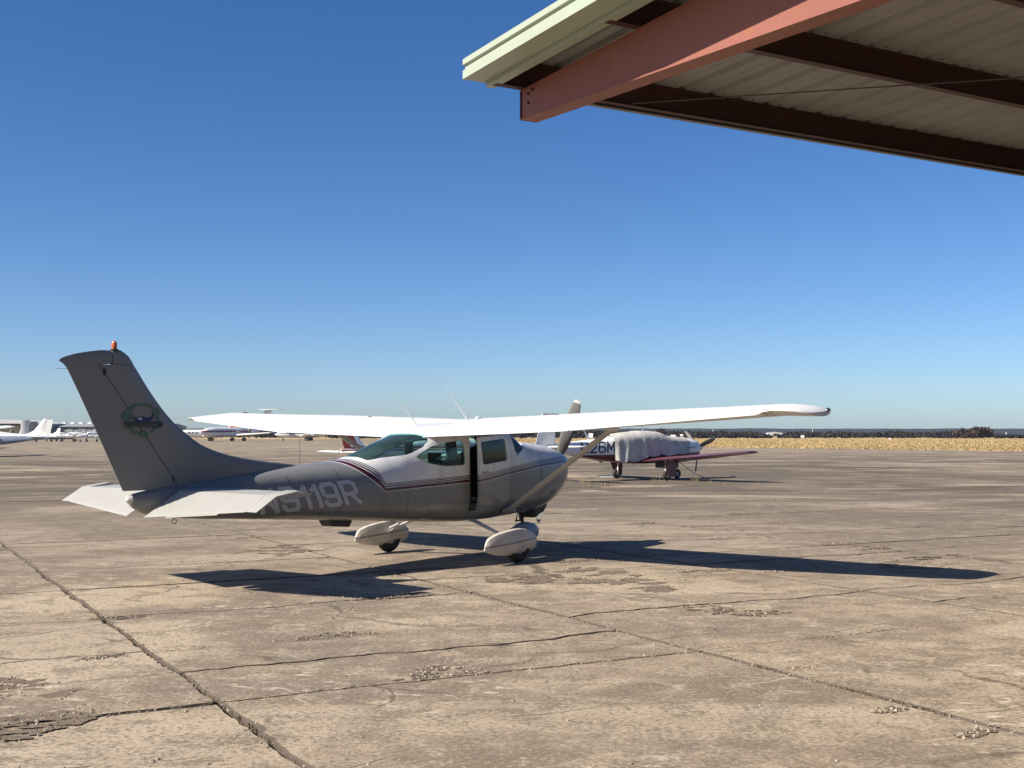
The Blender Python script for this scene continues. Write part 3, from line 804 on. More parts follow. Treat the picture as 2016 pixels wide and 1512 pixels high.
STRIPE_X = [-2.62, -2.33, -2.18, -1.98, -1.725, -1.0, -.13, .70, 1.456, 2.4]
STRIPE_Z = [1.53, 1.405, 1.315, 1.165, .982, 1.018, 1.056, 1.145, 1.236, 1.292]
def livery():
    """white over grey with maroon and black pin stripes; the dividing line is a curve of x"""
    t = NT('aeroplane_livery'); p = t.pos()
    sx = t.n('ShaderNodeSeparateXYZ'); t.put(sx.inputs[0], p)
    x, z = sx.outputs['X'], sx.outputs['Z']
    fc = t.n('ShaderNodeFloatCurve'); cv = fc.mapping.curves[0]
    xn = [(q + 3.0) / 6.0 for q in STRIPE_X]; zn = [(q - .9) / 1.0 for q in STRIPE_Z]
    while len(cv.points) > 2: cv.points.remove(cv.points[-1])
    cv.points[0].location = (xn[0], zn[0]); cv.points[1].location = (xn[-1], zn[-1])
    for a, c in zip(xn[1:-1], zn[1:-1]): cv.points.new(a, c)
    for pt in cv.points: pt.handle_type = 'VECTOR'
    fc.mapping.extend = 'EXTRAPOLATED'; fc.mapping.update()
    t.put(fc.inputs['Value'], t.ramp(x, -3, 3)); 
    line = t.math('ADD', fc.outputs[0], .9)
    d = t.math('SUBTRACT', z, line)
    # along the slanted part the bands measured upright are wider
    slant = t.ramp(x, -1.81, -1.71, 2.0, 1.0)
    d = t.math('DIVIDE', d, slant)
    cr = t.n('ShaderNodeValToRGB'); cr.color_ramp.interpolation = 'CONSTANT'
    g, w, mr, bk = (.185, .186, .180), (.66, .65, .635), (.058, .006, .013), (.022, .012, .016)
    bands = [(0, g), (.20, w), (.208, mr), (.248, w), (.255, mr), (.2725, w), (.279, bk), (.2925, w), (.299, bk), (.308, w)]
    el = cr.color_ramp.elements
    el[0].position = 0; el[0].color = (*g, 1)
    while len(el) > 1: el.remove(el[-1])
    for pos_, c in bands[1:]: e = el.new(pos_); e.color = (*c, 1)
    t.put(cr.inputs[0], t.math('ADD', d, .2))
    col = cr.outputs['Color']
    # below x = -2.75 everything is grey
    col = t.mix(t.math('LESS_THAN', x, -2.52), col, g)
    n1 = t.noise(p, 2.6, 5, .6); n2 = t.noise(p, 34, 3, .6)
    col = t.mix(t.ramp(n1, .45, .75, 0, .16), col, (.16, .145, .125))
    streak = t.noise(p, 3.0, 5, .6, stretch=(3.0, 1.0, .45))
    col = t.mix(t.ramp(streak, .54, .70, 0, .30), col, (.10, .09, .078))
    # grime along the belly
    col = t.mix(t.ramp(t.math('ADD', z, t.math('MULTIPLY', n1, .15)), .76, .60, 0, .45), col, (.09, .078, .065))
    t.bump(t.noise(p, 1.6, 2, .5, stretch=(1.0, 1.0, 1.6)), .35, .02)
    return t.done(col, t.ramp(n1, .2, .8, .20, .36), spec=.5)
M['livery'] = livery()

body = shell_mesh(-5.11, 2.37, .022).build('fuselage', [M['livery'], M['interior']], None, fix=True)
cutQ, cutD, cutDW = tmp(xz_prism(QW, -1, 1), M['black']), tmp(xz_prism(DOOR, -1, -.2), M['black']), tmp(xz_prism(DW, -1, 1), M['black'])
cutW, cutR = tmp(xz_prism(WS, -1, 1), M['black']), tmp(xy_prism(RW, 1.33, 2.2), M['black'])
# two thin skins for the panes and one for the door, cut from the same body
skin = MB(); skin.hollow = True; st = np.linspace(-2.3, 1.6, 76)
skin.mi = 0; skin.loft([f_ring(x, .007) for x in st]); skin.mi = 1; skin.loft([f_ring(x, .013) for x in st[1:-1]])
def pane(name, cut, sub=None):
    o = skin.build(name, M['glass'], None, fix=True)
    boolean(o, [cut], 'INTERSECT')
    if sub: boolean(o, sub, 'DIFFERENCE')
    shade(o.data, 35); return o
p_q = pane('quarter_window', cutQ); p_w = pane('windshield', cutW); p_r = pane('rear_window', cutR)
rightside = tmp(MB().box(-3, 3, -1, 0, 0, 3), M['black']); leftside = tmp(MB().box(-3, 3, 0.0, 1, 0, 3), M['black'])
p_dl = pane('left_door_window', cutDW, [rightside]); p_dr = pane('door_window', cutDW, [leftside])
p_dl.name = 'door_window'
dsk = shell_mesh(-1.2, 1.5, .030).build('door', [M['livery'], M['interior']], None, fix=True)
boolean(dsk, [cutD], 'INTERSECT'); boolean(dsk, [cutDW], 'DIFFERENCE')
boolean(body, [cutQ, cutD, cutDW, cutW, cutR], 'DIFFERENCE')
for o in (body, dsk): shade(o.data, 38)
for o in (body, p_q, p_w, p_r, p_dl): o.parent = PL
# the right door stands ajar, hinged at its front edge
HX, HY = .65, -f_side(.65, 1.2)
hinge = Matrix.Translation((HX, HY, 0)) @ Matrix.Rotation(R(10.5), 4, 'Z') @ Matrix.Translation((-HX, -HY, 0))
dsk.parent = PL; dsk.data.transform(Matrix.Identity(4))
dsk.matrix_local = hinge
p_dr.parent = dsk
dh = MB(); dh.flat([(-.13, -f_side(-.13, 1.19) - .018, 1.19), (.0, -f_side(0, 1.19) - .022, 1.195)], .022, .014, (0, 0, 1)); dh.build('handle', M['metal'], dsk, 30)
ft = MB(); 
drop([cutQ, cutD, cutDW, cutW, cutR, rightside, leftside])

# cabin furniture
cab = MB(); cab.add([(-.9, -.47, .63), (1.1, -.47, .63), (1.1, .47, .63), (-.9, .47, .63)], [(0, 1, 2, 3)]); cab.build('cabin_floor', M['interior'], PL)
b = MB(); b.hexa([(1.0, -.49, .95), (1.07, -.49, .95), (1.0, .49, .95), (1.07, .49, .95), (.98, -.48, 1.42), (1.07, -.48, 1.45), (.98, .48, 1.42), (1.07, .48, 1.45)]); b.build('instrument_panel', M['black'], PL)
for y0 in (-.27, .27):
    b = MB(); b.loft([[(.12, y0 - .2, .66), (.56, y0 - .2, .68), (.58, y0 - .2, .82), (.12, y0 - .2, .80)], [(.12, y0 + .2, .66), (.56, y0 + .2, .68), (.58, y0 + .2, .82), (.12, y0 + .2, .80)]])
    cush = b.build('front_seat', M['seat'], PL)
    b = MB(); b.loft([[(.08 - .12 * k, y0 + w * s, .79 + .46 * k) for s in (-1, 1)] + [(.19 - .12 * k, y0 + w * s, .79 + .46 * k) for s in (1, -1)] for k, w in ((0, .2), (.8, .2), (1, .17))])
    b.build('backrest', M['seat'], cush, 40)
    b = MB(); b.loft([[(-.02, y0 - .1, 1.27), (.05, y0 - .1, 1.27), (.03, y0 - .1, 1.45), (-.04, y0 - .1, 1.45)], [(-.02, y0 + .1, 1.27), (.05, y0 + .1, 1.27), (.03, y0 + .1, 1.45), (-.04, y0 + .1, 1.45)]]); b.build('headrest', M['seat'], cush, 40)
    b = MB(); b.tube([(.98, y0, 1.08), (.83, y0, 1.12)], .014); b.tube([(.82, y0 + .14 * math.cos(t), 1.12 + .11 * math.sin(t)) for t in np.linspace(-.4, 3.54, 12)], .012); b.build('control_yoke', M['black'], PL, 40)
b = MB(); b.loft([[(-.78, y, .64), (-.36, y, .66), (-.34, y, .83), (-.72, y, .81), (-.84, y, 1.25), (-.95, y, 1.25)] for y in (-.44, .44)]); b.build('rear_bench', M['seat'], PL, 40)

# wings
def naca(xc, t=.12, m=.02, p=.4):
    yt = 5 * t * (.2969 * math.sqrt(xc) - .126 * xc - .3516 * xc ** 2 + .2843 * xc ** 3 - .1015 * xc ** 4)
    yc = m / p ** 2 * (2 * p * xc - xc * xc) if xc < p else m / (1 - p) ** 2 * ((1 - 2 * p) + 2 * p * xc - xc * xc)
    return yc + yt + .002, yc - yt - .002
def wing_par(y):
    a = abs(y)
    if a < 2.62: return .72, -.90, 1.668 + .032 * a, R(6.0)
    t = (a - 2.62) / (5.06 - 2.62)
    return .72 - .13 * t, -.90 + .37 * t, 1.752 + .178 * t, R(6.0 - 2.6 * t)
def wsec(y, c0=0.0, c1=1.0, n=13, sq=1.0, dz=0.0, defl=0.0, hinge_c=.72):
    le, te, zt, al = wing_par(y); c = le - te; pts = []
    def pt(xc, zz):
        zz *= sq
        if defl and xc > hinge_c:
            d = xc - hinge_c; xc2, zz = hinge_c + d * math.cos(defl) + zz * math.sin(defl) * 0, zz - d * math.sin(defl); xc = xc2
        x = le - xc * c; z = zt + (1 - xc) * c * math.tan(al) + zz * c + dz
        return (x, y, z)
    us = [c0 + (c1 - c0) * (.5 - .5 * math.cos(math.pi * k / (n - 1))) if c0 == 0 else c0 + (c1 - c0) * k / (n - 1) for k in range(n)]
    for u in reversed(us): pts.append(pt(u, naca(u)[0]))
    for u in us: pts.append(pt(u, naca(u)[1]))
    return pts
b = MB(); b.loft([wsec(y) for y in (-.60, -.3, 0, .3, .60)]); b.build('wing_centre', M['wing_white'], PL, 40)
for s in (1, -1):
    ys = [.604, 1.2, 1.9, 2.62, 3.4, 4.2, 5.06]
    b = MB(); b.loft([wsec(s * y, 0, .725) for y in ys]); wg = b.build('wing', M['wing_white'], PL, 40)
    b = MB(); b.loft([wsec(s * y, .735, 1.0, 5) for y in (.61, 1.5, 2.62, 2.72)]); b.build('flap', M['wing_white'], wg, 30)
    b = MB(); ay = np.linspace(2.735, 5.05, 62)
    rings = []
    for k, y in enumerate(ay):
        r = wsec(s * y, .735, 1.0, 5); q = .0035 if k % 2 else 0.0
        rings.append([(p[0], p[1], p[2] + (q if 0 < j < 4 else (-q if 5 < j < 9 else 0))) for j, p in enumerate(r)])
    b.loft(rings); b.build('aileron', M['wing_white'], wg, 25)
    # cambered tip: the rear edge turns up, so its underside shows from behind
    base = wsec(s * 5.064); le_, te_ = base[12][0], base[0][0]; mid = te_ + (le_ - te_) * .55
    zc = sum(p[2] for p in base) / len(base)
    def tip_pt(p, dy, f, dz_, lift):
        u = max(0.0, (le_ - p[0]) / (le_ - te_) - .42) / .58
        return (mid + (p[0] - mid) * (f ** .8), s * (5.064 + dy), zc + (p[2] - zc) * (f ** 1.1 if p[2] > zc else f ** .6) + dz_ + lift * u ** 1.4)
    TP = ((0, 1, 0, .0), (.05, .985, -.002, .03), (.14, .95, -.006, .05), (.26, .88, -.012, .05), (.36, .76, -.018, .045), (.43, .56, -.026, .034), (.465, .34, -.034, .02))
    b = MB(); b.loft([[tip_pt(p, *q) for p in base] for q in TP]); tip = b.build('wing_tip', M['wing_white'], wg, 45)
    for k in range(3):                                   # three dark painted bands at the tip's trailing corner
        b = MB(); pts = []
        for q in np.linspace(0, 1, 9):
            i = q * 5.0; i0 = int(min(i, 4)); fr_ = i - i0
            pa, pb = base[20 + i0], base[21 + i0]
            P = tuple(pa[j] * (1 - fr_) + pb[j] * fr_ for j in range(3)); dy = .06 + k * .05 - .10 * (1 - q) ** 2
            if dy < .0: dy = 0.002
            lift = float(np.interp(dy, [t_[0] for t_ in TP], [t_[3] for t_ in TP])); f = float(np.interp(dy, [t_[0] for t_ in TP], [t_[1] for t_ in TP]))
            X = tip_pt(P, dy, f, 0, lift); pts.append((X[0], X[1], X[2] - .0035))
        w = (.010, .011, .012)[k]
        b.loft([[(p[0], p[1] - w * (.2 + .8 * i / 8), p[2]), (p[0], p[1] + w * (.2 + .8 * i / 8), p[2])] for i, p in enumerate(pts)], False, False, closed=False)
        b.build('tip_stripe', M['black'], tip, fix=False)
    b = MB(); b.ball((.30, s * 5.515, 1.985), (.055, .03, .03)); b.build('position_light', M['metal'] if s < 0 else M['lamp_red'], wg, 60)
    # strut
    top, bot = Vector((.22, s * 2.60, 1.775)), Vector((.63, s * .565, .645))
    b = MB(); b.flat([bot, bot.lerp(top, .5), top], .15, .055, (1, 0, 0)); st_ = b.build('wing_strut', M['cream'], PL, 50)
    b = MB(); b.ball(tuple(bot), (.15, .05, .06), 14, 8); b.build('lower_cuff', M['grey'], st_, 60)
    b = MB(); b.ball((.22, s * 2.61, 1.785), (.13, .07, .04), 14, 8); b.build('upper_cuff', M['wing_white'], st_, 60)
    b = MB(); b.lathe([(0, .03), (.012, .03), (.016, .018)], (.18, s * 1.75, 1.962), (0, 0, 1), 12); b.build('fuel_cap', M['dark_metal'], wg, 30)
    # thin lap joints across the upper skin
    for y in (1.35, 2.62, 3.5, 4.3):
        pts = [p for p in wsec(s * y, 0.05, .70, 9)][:9]
        b = MB(); b.loft([[(p[0], p[1] - .006, p[2] + .0012), (p[0], p[1] + .006, p[2] + .0012)] for p in pts], False, False, closed=False)
        b.build('skin_lap', M['pale_grey'], wg, fix=False)

# fin and rudder (seen flat on, in the plane y = 0)
LE = pchip([1.00, 1.333, 1.412, 1.49, 1.597, 1.695, 1.853, 2.113, 2.442, 2.555, 2.612], [-2.0, -2.77, -3.44, -3.884, -4.205, -4.365, -4.584, -4.832, -5.081, -5.165, -5.26])
HG = lambda z: -4.535 - (z - 1.137) * (.997 / 1.313)
TE = pchip([1.08, 1.739, 2.33, 2.40, 2.44, 2.473, 2.51, 2.55, 2.59, 2.616], [-5.195, -5.534, -5.85, -5.89, -5.93, -5.98, -5.92, -5.79, -5.58, -5.37])
def slab_section(xa, xb, z, ta, tb, n=9, lead=True):
    """ring of a thin symmetrical section from xa (front) to xb; ta, tb half thickness at the thickest point and at the rear"""
    up = []
    for k in range(n):
        u = .5 - .5 * math.cos(math.pi * k / (n - 1)); x = xa + (xb - xa) * u
        if lead: y = ta * math.sqrt(max(0, 1 - (1 - min(u / .55, 1)) ** 2)) + (tb - ta) * max(0, (u - .55) / .45)
        else: y = ta + (tb - ta) * u
        up.append((x, max(y, .0015), z))
    return up + [(p[0], -p[1], p[2]) for p in reversed(up)]
b = MB(); rings = []
for z in list(np.linspace(1.05, 1.60, 14)) + list(np.linspace(1.64, 2.449, 16)):
    w = .045 + .025 * max(0, (1.62 - z) / .5); w = min(w, .02 + .12 * (LE(z) - HG(z)))
    rings.append(slab_section(LE(z), HG(z) + .012, z, w, .040 * (1 - .35 * (z - 1.2) / 1.3)))
b.loft(rings)
fin = b.build('fin', M['fin_grey'], PL, 40)
b = MB(); rings = [slab_section(LE(z), -5.368, z, w, w * .9) for z, w in ((2.451, .031), (2.50, .031), (2.55, .029), (2.58, .026), (2.60, .02), (2.612, .008))]; b.loft(rings); b.build('fin_cap', M['fin_grey'], fin, 40)
b = MB(); rings = []
for z in list(np.linspace(1.105, 2.40, 20)) + [2.42, 2.44, 2.448]:
    rings.append(slab_section(HG(z), TE(z), z, .038 * (1 - .35 * (z - 1.2) / 1.3), .004, lead=False))
for z in (2.458, 2.47, 2.49, 2.515, 2.54, 2.562, 2.585, 2.602):
    k = min(1, (2.616 - z) / .05)
    rings.append(slab_section(-5.38, TE(z), z, .028 * k, .003, lead=False))
b.loft(rings); rud = b.build('rudder', M['fin_grey'], PL, 32)
b = MB(); b.tube([(HG(z) + .006, 0, z) for z in (1.12, 1.8, 2.44)], .012, 8); b.build('hinge_line', M['black'], fin)
for zz in (1.22, 2.37):
    b = MB(); b.box(HG(zz) - .008, HG(zz) + .016, -.041, .041, zz - .035, zz + .035); b.build('hinge_bracket', M['black'], fin)
b = MB(); b.lathe([(0, .045), (.012, .045), (.012, .03)], (-5.335, 0, 2.608), (0, 0, 1), 14); b.build('beacon_base', M['black'], fin, 30)
b = MB(); b.lathe([(.012, .028), (.045, .031), (.078, .028), (.096, .016), (.10, .004)], (-5.335, 0, 2.608), (0, 0, 1), 18); b.build('beacon_lens', M['lamp_red'], fin, 60)
b = MB(); b.tube([(-5.88, 0, 2.39), (-6.02, 0, 2.387)], .0025, 5); b.build('static_wick', M['metal'], rud)
# tail cone cap
b = MB(); b.lathe([(0, .05), (.05, .035), (.07, .012)], (-5.10, 0, 1.005), (-1, 0, .1), 12); b.build('tail_light', M['cream'], PL, 50)

# tailplane with ribbed, drooping elevators
DE = R(28.5)
for s in (1, -1):
    b = MB(); rings = []
    for k, y in enumerate((.09, .4, .8, 1.2, 1.5, 1.585)):
        t = (y - .09) / 1.5; le = -3.82 - .11 * t; te = -4.582; th_ = .042 - .012 * t
        r = []
        for x, yy, z in slab_section(le, te, 0, th_, .024 - .006 * t, 9): r.append((x, s * y, 1.072 + yy))
        rings.append(r)
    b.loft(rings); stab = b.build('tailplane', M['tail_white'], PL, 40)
    def chord(y): return .535 - .25 * (y - .1) / 1.67
    def espt(x, y, up): # x = distance behind hinge; drooped about the hinge line
        if x < 0: return (-4.59 - x, s * y, 1.072 - x * math.sin(R(9)) + up)
        return (-4.59 - x * math.cos(DE) + up * math.sin(DE) * -1, s * y, 1.072 - x * math.sin(DE) + up * math.cos(DE))
    ys = [(.16, 0.0)]
    for k in range(24):
        yb = .20 + .058 * k; ys += [(yb - .010, 0.0), (yb, .0055), (yb + .010, 0.0)]
    ys.append((1.60, 0.0)); b = MB(); rings = []
    for y, q in ys:
        c = chord(y)
        rings.append([espt(x * c, y, u) for x, u in ((0, .022), (.06, .022 + q * .5), (.12, .021 + q), (.5, .013 + q), (.9, .006 + q * .8), (1, .004), (1, 0), (.9, -.001 - q * .8), (.5, -.008 - q), (.12, -.018 - q), (0, -.019))])
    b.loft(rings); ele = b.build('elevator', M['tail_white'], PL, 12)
    b = MB(); b.loft([[espt(x, y, u * k_) for x, u in ((-.31, .006), (-.28, .016), (0, .022), (chord(1.62) * .98, .004), (chord(1.62) * .98, 0), (0, -.018), (-.28, -.012), (-.31, -.006))] for y, k_ in ((1.604, 1), (1.74, 1), (1.775, .5))]); b.build('balance_horn', M['tail_white'], ele, 40)
    if s < 0:
        b = MB(); b.loft([[espt(chord(y) + x, y, u) for x, u in ((.004, .004), (.03, .003), (.03, .0), (.004, -.001))] for y in (.50, 1.25)]); b.build('trim_tab', M['tail_white'], ele)
    b = MB(); b.tube([(-4.586, s * .2, 1.083), (-4.586, s * 1.58, 1.083)], .009, 6); b.build('hinge_gap', M['black'], stab)

# painted marks
def side_pt(x, z, off=.0035): return (x, -f_side(x, z) - off, z)
GL = {'N': [[(0, 0), (0, 1)], [(0, 1), (.62, 0)], [(.62, 0), (.62, 1)]], '1': [[(.22, 0), (.22, 1)], [(.22, .93), (.02, .80)]],
      '9': [[(.62, .62), (.62, .44)], [(.62, .44), (.12, .44), (0, .54), (0, .88), (.12, 1), (.50, 1), (.62, .88), (.62, .12), (.50, 0), (.12, 0), (0, .12), (0, .2)]],
      'R': [[(0, 0), (0, 1)], [(0, 1), (.50, 1), (.62, .90), (.62, .55), (.50, .45), (0, .45)], [(.32, .45), (.62, 0)]],
      '2': [[(0, .82), (0, .9), (.1, 1), (.5, 1), (.62, .9), (.62, .62), (0, 0), (.62, 0)]], '6': [[(.62, .8), (.62, .88), (.5, 1), (.12, 1), (0, .88), (0, .12), (.12, 0), (.5, 0), (.62, .12), (.62, .44), (.5, .56), (0, .56)]],
      'M': [[(0, 0), (0, 1)], [(0, 1), (.36, .25), (.72, 1)], [(.72, 1), (.72, 0)]]}
def stroke_glyph(b, strokes, place, w):
    """strokes laid as bands of small quads on a surface; place(px,py) gives the point"""
    for st_ in strokes:
        for a, c in zip(st_, st_[1:]):
            d = Vector((c[0] - a[0], c[1] - a[1])); L = d.length
            if L < 1e-6: continue
            d /= L; nn = Vector((-d.y, d.x)) * w / 2; a2 = Vector(a) - d * w * .40; c2 = Vector(c) + d * w * .40
            n = max(2, int(L / .12)); vs, fs = [], []
            for i in range(n + 1):
                p = a2.lerp(c2, i / n)
                vs += [place(*(p + nn)), place(*(p - nn))]
                if i: fs.append((2 * i - 2, 2 * i - 1, 2 * i + 1, 2 * i))
            b.add(vs, fs)
REG = MB()
pitch = {'N': .80, '9': .80, '1': .40, 'R': .8}
x_cur = 0.0; n_ = 0
reg_root = None
Hh = .262; X0, Z0 = -3.49, .795; slope = .057
for ch in 'N9119R':
    b = MB(); xo = x_cur
    def place(px, py, xo=xo, k=n_):
        x = X0 + (xo + px) * .31 - py * .125; z = Z0 + py * Hh + (x - X0) * slope
        return side_pt(x, z, .0035 + k * .0002)
    stroke_glyph(b, GL[ch], place, .19)
    b.build('registration_letter', M['letter'], PL, fix=False)
    x_cur += {'N': .95, '9': .92, '1': .50, 'R': .8}[ch]; n_ += 1

def text_mesh(txt, size, shear=0.0, spacing=1.0):
    cu = bpy.data.curves.new('txt', 'FONT'); cu.body = txt; cu.size = size; cu.shear = shear; cu.space_character = spacing; cu.align_x = 'CENTER'; cu.offset = size * .02
    o = bpy.data.objects.new('txt', cu); C.objects.link(o)
    dg = bpy.context.evaluated_depsgraph_get(); me = bpy.data.meshes.new_from_object(o.evaluated_get(dg))
    bpy.data.objects.remove(o); bpy.data.curves.remove(cu)
    return me
# round emblem with a small aeroplane and the web address, on the right side of the fin
EX, EZ = -5.005, 1.872; ER = .165; EA = 1.22
def fin_y(x, z): return -(.047) - .0005
emb = MB()
def ring_arc(b, a0, a1, r0, r1, y):
    n = 20; vs, fs = [], []
    for i in range(n + 1):
        a = a0 + (a1 - a0) * i / n
        vs += [(EX + EA * r0 * math.cos(a), y, EZ + r0 * math.sin(a)), (EX + EA * r1 * math.cos(a), y, EZ + r1 * math.sin(a))]
        if i: fs.append((2 * i - 2, 2 * i - 1, 2 * i + 1, 2 * i))
    b.add(vs, fs)
def disc(b, cx, cz, r, y): b.add([(cx + EA * r * math.cos(t), y, cz + r * math.sin(t)) for t in [k * math.pi / 10 for k in range(20)]], [tuple(range(20))])
eb = MB()
for a0, a1 in ((R(50), R(148)), (R(192), R(262)), (R(305), R(385))): ring_arc(eb, a0, a1, ER * .90, ER * 1.05, -.0492)
disc(eb, EX + EA * ER * .85, EZ + ER * .52, ER * .24, -.0496); disc(eb, EX - EA * ER * .98, EZ + ER * .18, ER * .25, -.0496); disc(eb, EX + EA * ER * .14, EZ - ER * .98, ER * .25, -.0496)
em = eb.build('emblem_ring', M['green'], fin, fix=False)
b = MB()
b.add([(EX + EA * px * ER, -.0502, EZ + pz * ER) for px, pz in ((-.62, .12), (-.45, -.02), (-.42, -.10), (-.30, -.22), (0, -.24), (.35, -.18), (.5, -.08), (.62, .1), (.72, .42), (.66, .44), (.48, .14), (.2, .12), (-.02, .18), (-.25, .08), (-.40, .04))], [tuple(range(15))])
b.add([(EX + EA * px * ER, -.0504, EZ + pz * ER) for px, pz in ((-.05, -.14), (1.02, -.20), (1.02, -.25), (-.05, -.24))], [(0, 1, 2, 3)])
b.add([(EX + EA * px * ER, -.0504, EZ + pz * ER) for px, pz in ((.55, .16), (.98, .14), (.98, .11), (.55, .10))], [(0, 1, 2, 3)])
b.add([(EX + EA * px * ER, -.0504, EZ + pz * ER) for px, pz in ((-.95, .18), (-.5, .02), (-.5, -.02), (-.98, .14))], [(0, 1, 2, 3)])
b.build('emblem_aeroplane', M['navy'], em, fix=False)
b = MB(); b.add([(EX + EA * px * ER, -.0507, EZ + pz * ER) for px, pz in ((-.32, .04), (-.2, .11), (-.06, .11), (-.04, -.03), (-.2, -.02))], [tuple(range(5))]); b.build('emblem_canopy', M['letter'], em, fix=False)
tm = text_mesh('SHAREAVIATION.COM', .098, .25, .84); tm.materials.append(M['black'])
tm.transform(Matrix.Translation((EX + .005, -.0512, EZ - ER * .53)) @ Matrix(((1, 0, 0, 0), (0, 0, 1, 0), (0, 1, 0, 0), (0, 0, 0, 1))) @ Matrix.Diagonal((.56, 1, 1, 1)))
from_mesh('emblem_lettering', tm, em)

# undercarriage
def wheel(parent, c, r, w, hub=.42):
    b = MB(); prof = []
    for k in range(13):
        a = math.pi * k / 12; prof.append((-w / 2 * math.cos(a), r - w * .42 + w * .42 * math.sin(a)))
    b.lathe([(-w * .36, r * hub)] + prof + [(w * .36, r * hub)], c, (0, 1, 0), 30, False); ty = b.build('wheel', M['rubber'], parent, 40)
    b = MB(); b.lathe([(-w * .36, r * hub), (-w * .30, r * hub * .9), (-w * .30, .03), (-w * .42, .02), (w * .42, .02), (w * .30, .03), (w * .30, r * hub * .9), (w * .36, r * hub)], c, (0, 1, 0), 24, False); b.build('rim', M['cream'], ty, 30)
    return ty
def pant(name, parent, cx, cy, prof, wmax, mat):
    """wheel fairing: upper and lower shell meeting in a ridge; prof = [(x, z bottom, z top, width factor)]"""
    b = MB(); rings = []; px_ = [p[0] for p in prof]
    for x in px_:
        zb, zt, w = (float(np.interp(x, px_, [p[j] for p in prof])) for j in (1, 2, 3)); w *= wmax
        zr = min(max(.262 + .075 * x, zb + .3 * (zt - zb)), zb + .7 * (zt - zb))
        half = [(.0, zt), (.42, zt - .05 * (zt - zr)), (.78, zr + .62 * (zt - zr)), (.97, zr + .18 * (zt - zr)), (1.0, zr), (.95, zr - .25 * (zr - zb)), (.80, zr - .72 * (zr - zb)), (.45, zb + .03 * (zr - zb)), (0, zb)]
        rings.append([(cx + x, cy + w * q, z) for q, z in half] + [(cx + x, cy - w * q, z) for q, z in half[-2:0:-1]])
    b.loft(rings); return b.build(name, mat, parent, 24)
def pant_mat():
    t = NT('wheel_fairing_paint'); p = t.pos(); n1 = t.noise(p, 5, 5, .6); n2 = t.noise(p, 22, 4, .65)
    c = t.mix(t.ramp(n1, .4, .7, 0, .5), (.52, .485, .425), (.38, .335, .275))
    c = t.mix(t.ramp(n2, .66, .75, 0, .6), c, (.24, .18, .12))
    sx = t.n('ShaderNodeSeparateXYZ'); t.put(sx.inputs[0], p)
    line = t.math('SUBTRACT', sx.outputs['Z'], t.math('MULTIPLY', sx.outputs['X'], .075))
    d = t.math('ABSOLUTE', t.math('SUBTRACT', line, .302)); d2 = t.math('ABSOLUTE', t.math('SUBTRACT', line, .288))
    m = t.math('MAXIMUM', t.math('LESS_THAN', d, .003), t.math('LESS_THAN', d2, .0045))
    c = t.mix(m, c, (.06, .02, .02))
    return t.done(c, .42)
M['pant'] = pant_mat()
MP = [(-.645, .205, .240, .10), (-.605, .183, .322, .30), (-.56, .165, .362, .5), (-.42, .130, .408, .78), (-.26, .112, .435, .95), (-.05, .118, .458, 1), (.06, .165, .458, 1), (.20, .165, .440, .98), (.30, .140, .405, .86), (.38, .175, .355, .62), (.44, .26, .31, .15)]
for s in (-1, 1):
    pa = pant('wheel_fairing', PL, 0, s * 1.20, MP, .105, M['pant'])
    wheel(PL, (.03, s * 1.20, .212), .212, .145)
    b = MB(); b.flat([(-.05, s * .36, .56), (-.05, s * .55, .52), (-.06, s * .90, .40), (-.02, s * 1.10, .31)], [.13, .12, .085, .075], [.04, .038, .034, .03], (1, 0, 0)); b.build('gear_leg', M['pale_grey'], PL, 50)
    b = MB(); b.tube([(-.11, s * .86, .44), (-.12, s * 1.03, .37), (-.06, s * 1.09, .28), (.0, s * 1.11, .22)], .013, 6); b.build('brake_line', M['cream'], PL, 40)
    b = MB(); b.lathe([(0, .045), (.02, .045), (.02, .02), (.03, .02)], (.04, s * 1.288, .20), (0, s, 0), 20); b.build('axle_cap', M['cream'], PL, 40)
NX = 1.69
pant('nose_wheel_fairing', PL, NX, 0, [(-.44, .19, .21, .05), (-.34, .14, .30, .5), (-.1, .11, .39, 1), (.06, .11, .40, 1), (.20, .13, .37, .9), (.29, .17, .31, .5), (.325, .22, .25, .1)], .12, M['blue'])
wheel(PL, (NX, 0, .18), .18, .13)
b = MB(); b.tube([(NX - .02, 0, .32), (NX - .07, 0, .50)], .028, 12); b.tube([(NX - .06, 0, .46), (NX - .12, 0, .72)], .042, 12); b.build('nose_strut', M['dark_metal'], PL, 40)
b = MB(); b.tube([(NX - .04, 0, .44), (NX - .20, 0, .42), (NX - .13, 0, .60)], .018, 6); b.build('torque_link', M['dark_metal'], PL, 40)
b = MB(); b.hexa([(1.70, -.17, .47), (1.95, -.17, .55), (1.70, .1, .47), (1.95, .1, .55), (1.68, -.19, .64), (2.02, -.19, .70), (1.68, .1, .64), (2.02, .1, .70)]); b.build('cowl_flap', M['black'], PL)
b = MB(); b.tube([(1.62, -.2, .62), (1.70, -.22, .50)], .04, 12); b.build('exhaust_pipe', M['dark_metal'], PL, 40)
for k in range(3):                                       # cooling slots low on the cowling
    b = MB(); x = 1.69 + .05 * k
    pts = [(x + .014 * math.sin(math.pi * q), .82 + .085 * q) for q in np.linspace(0, 1, 7)]
    b.loft([[side_pt(px - .008 * math.sin(math.pi * i / 6) - .001, pz, .004), side_pt(px + .008 * math.sin(math.pi * i / 6) + .001, pz, .004)] for i, (px, pz) in enumerate(pts)], False, False, closed=False); b.build('cowl_louvre', M['black'], PL, fix=False)
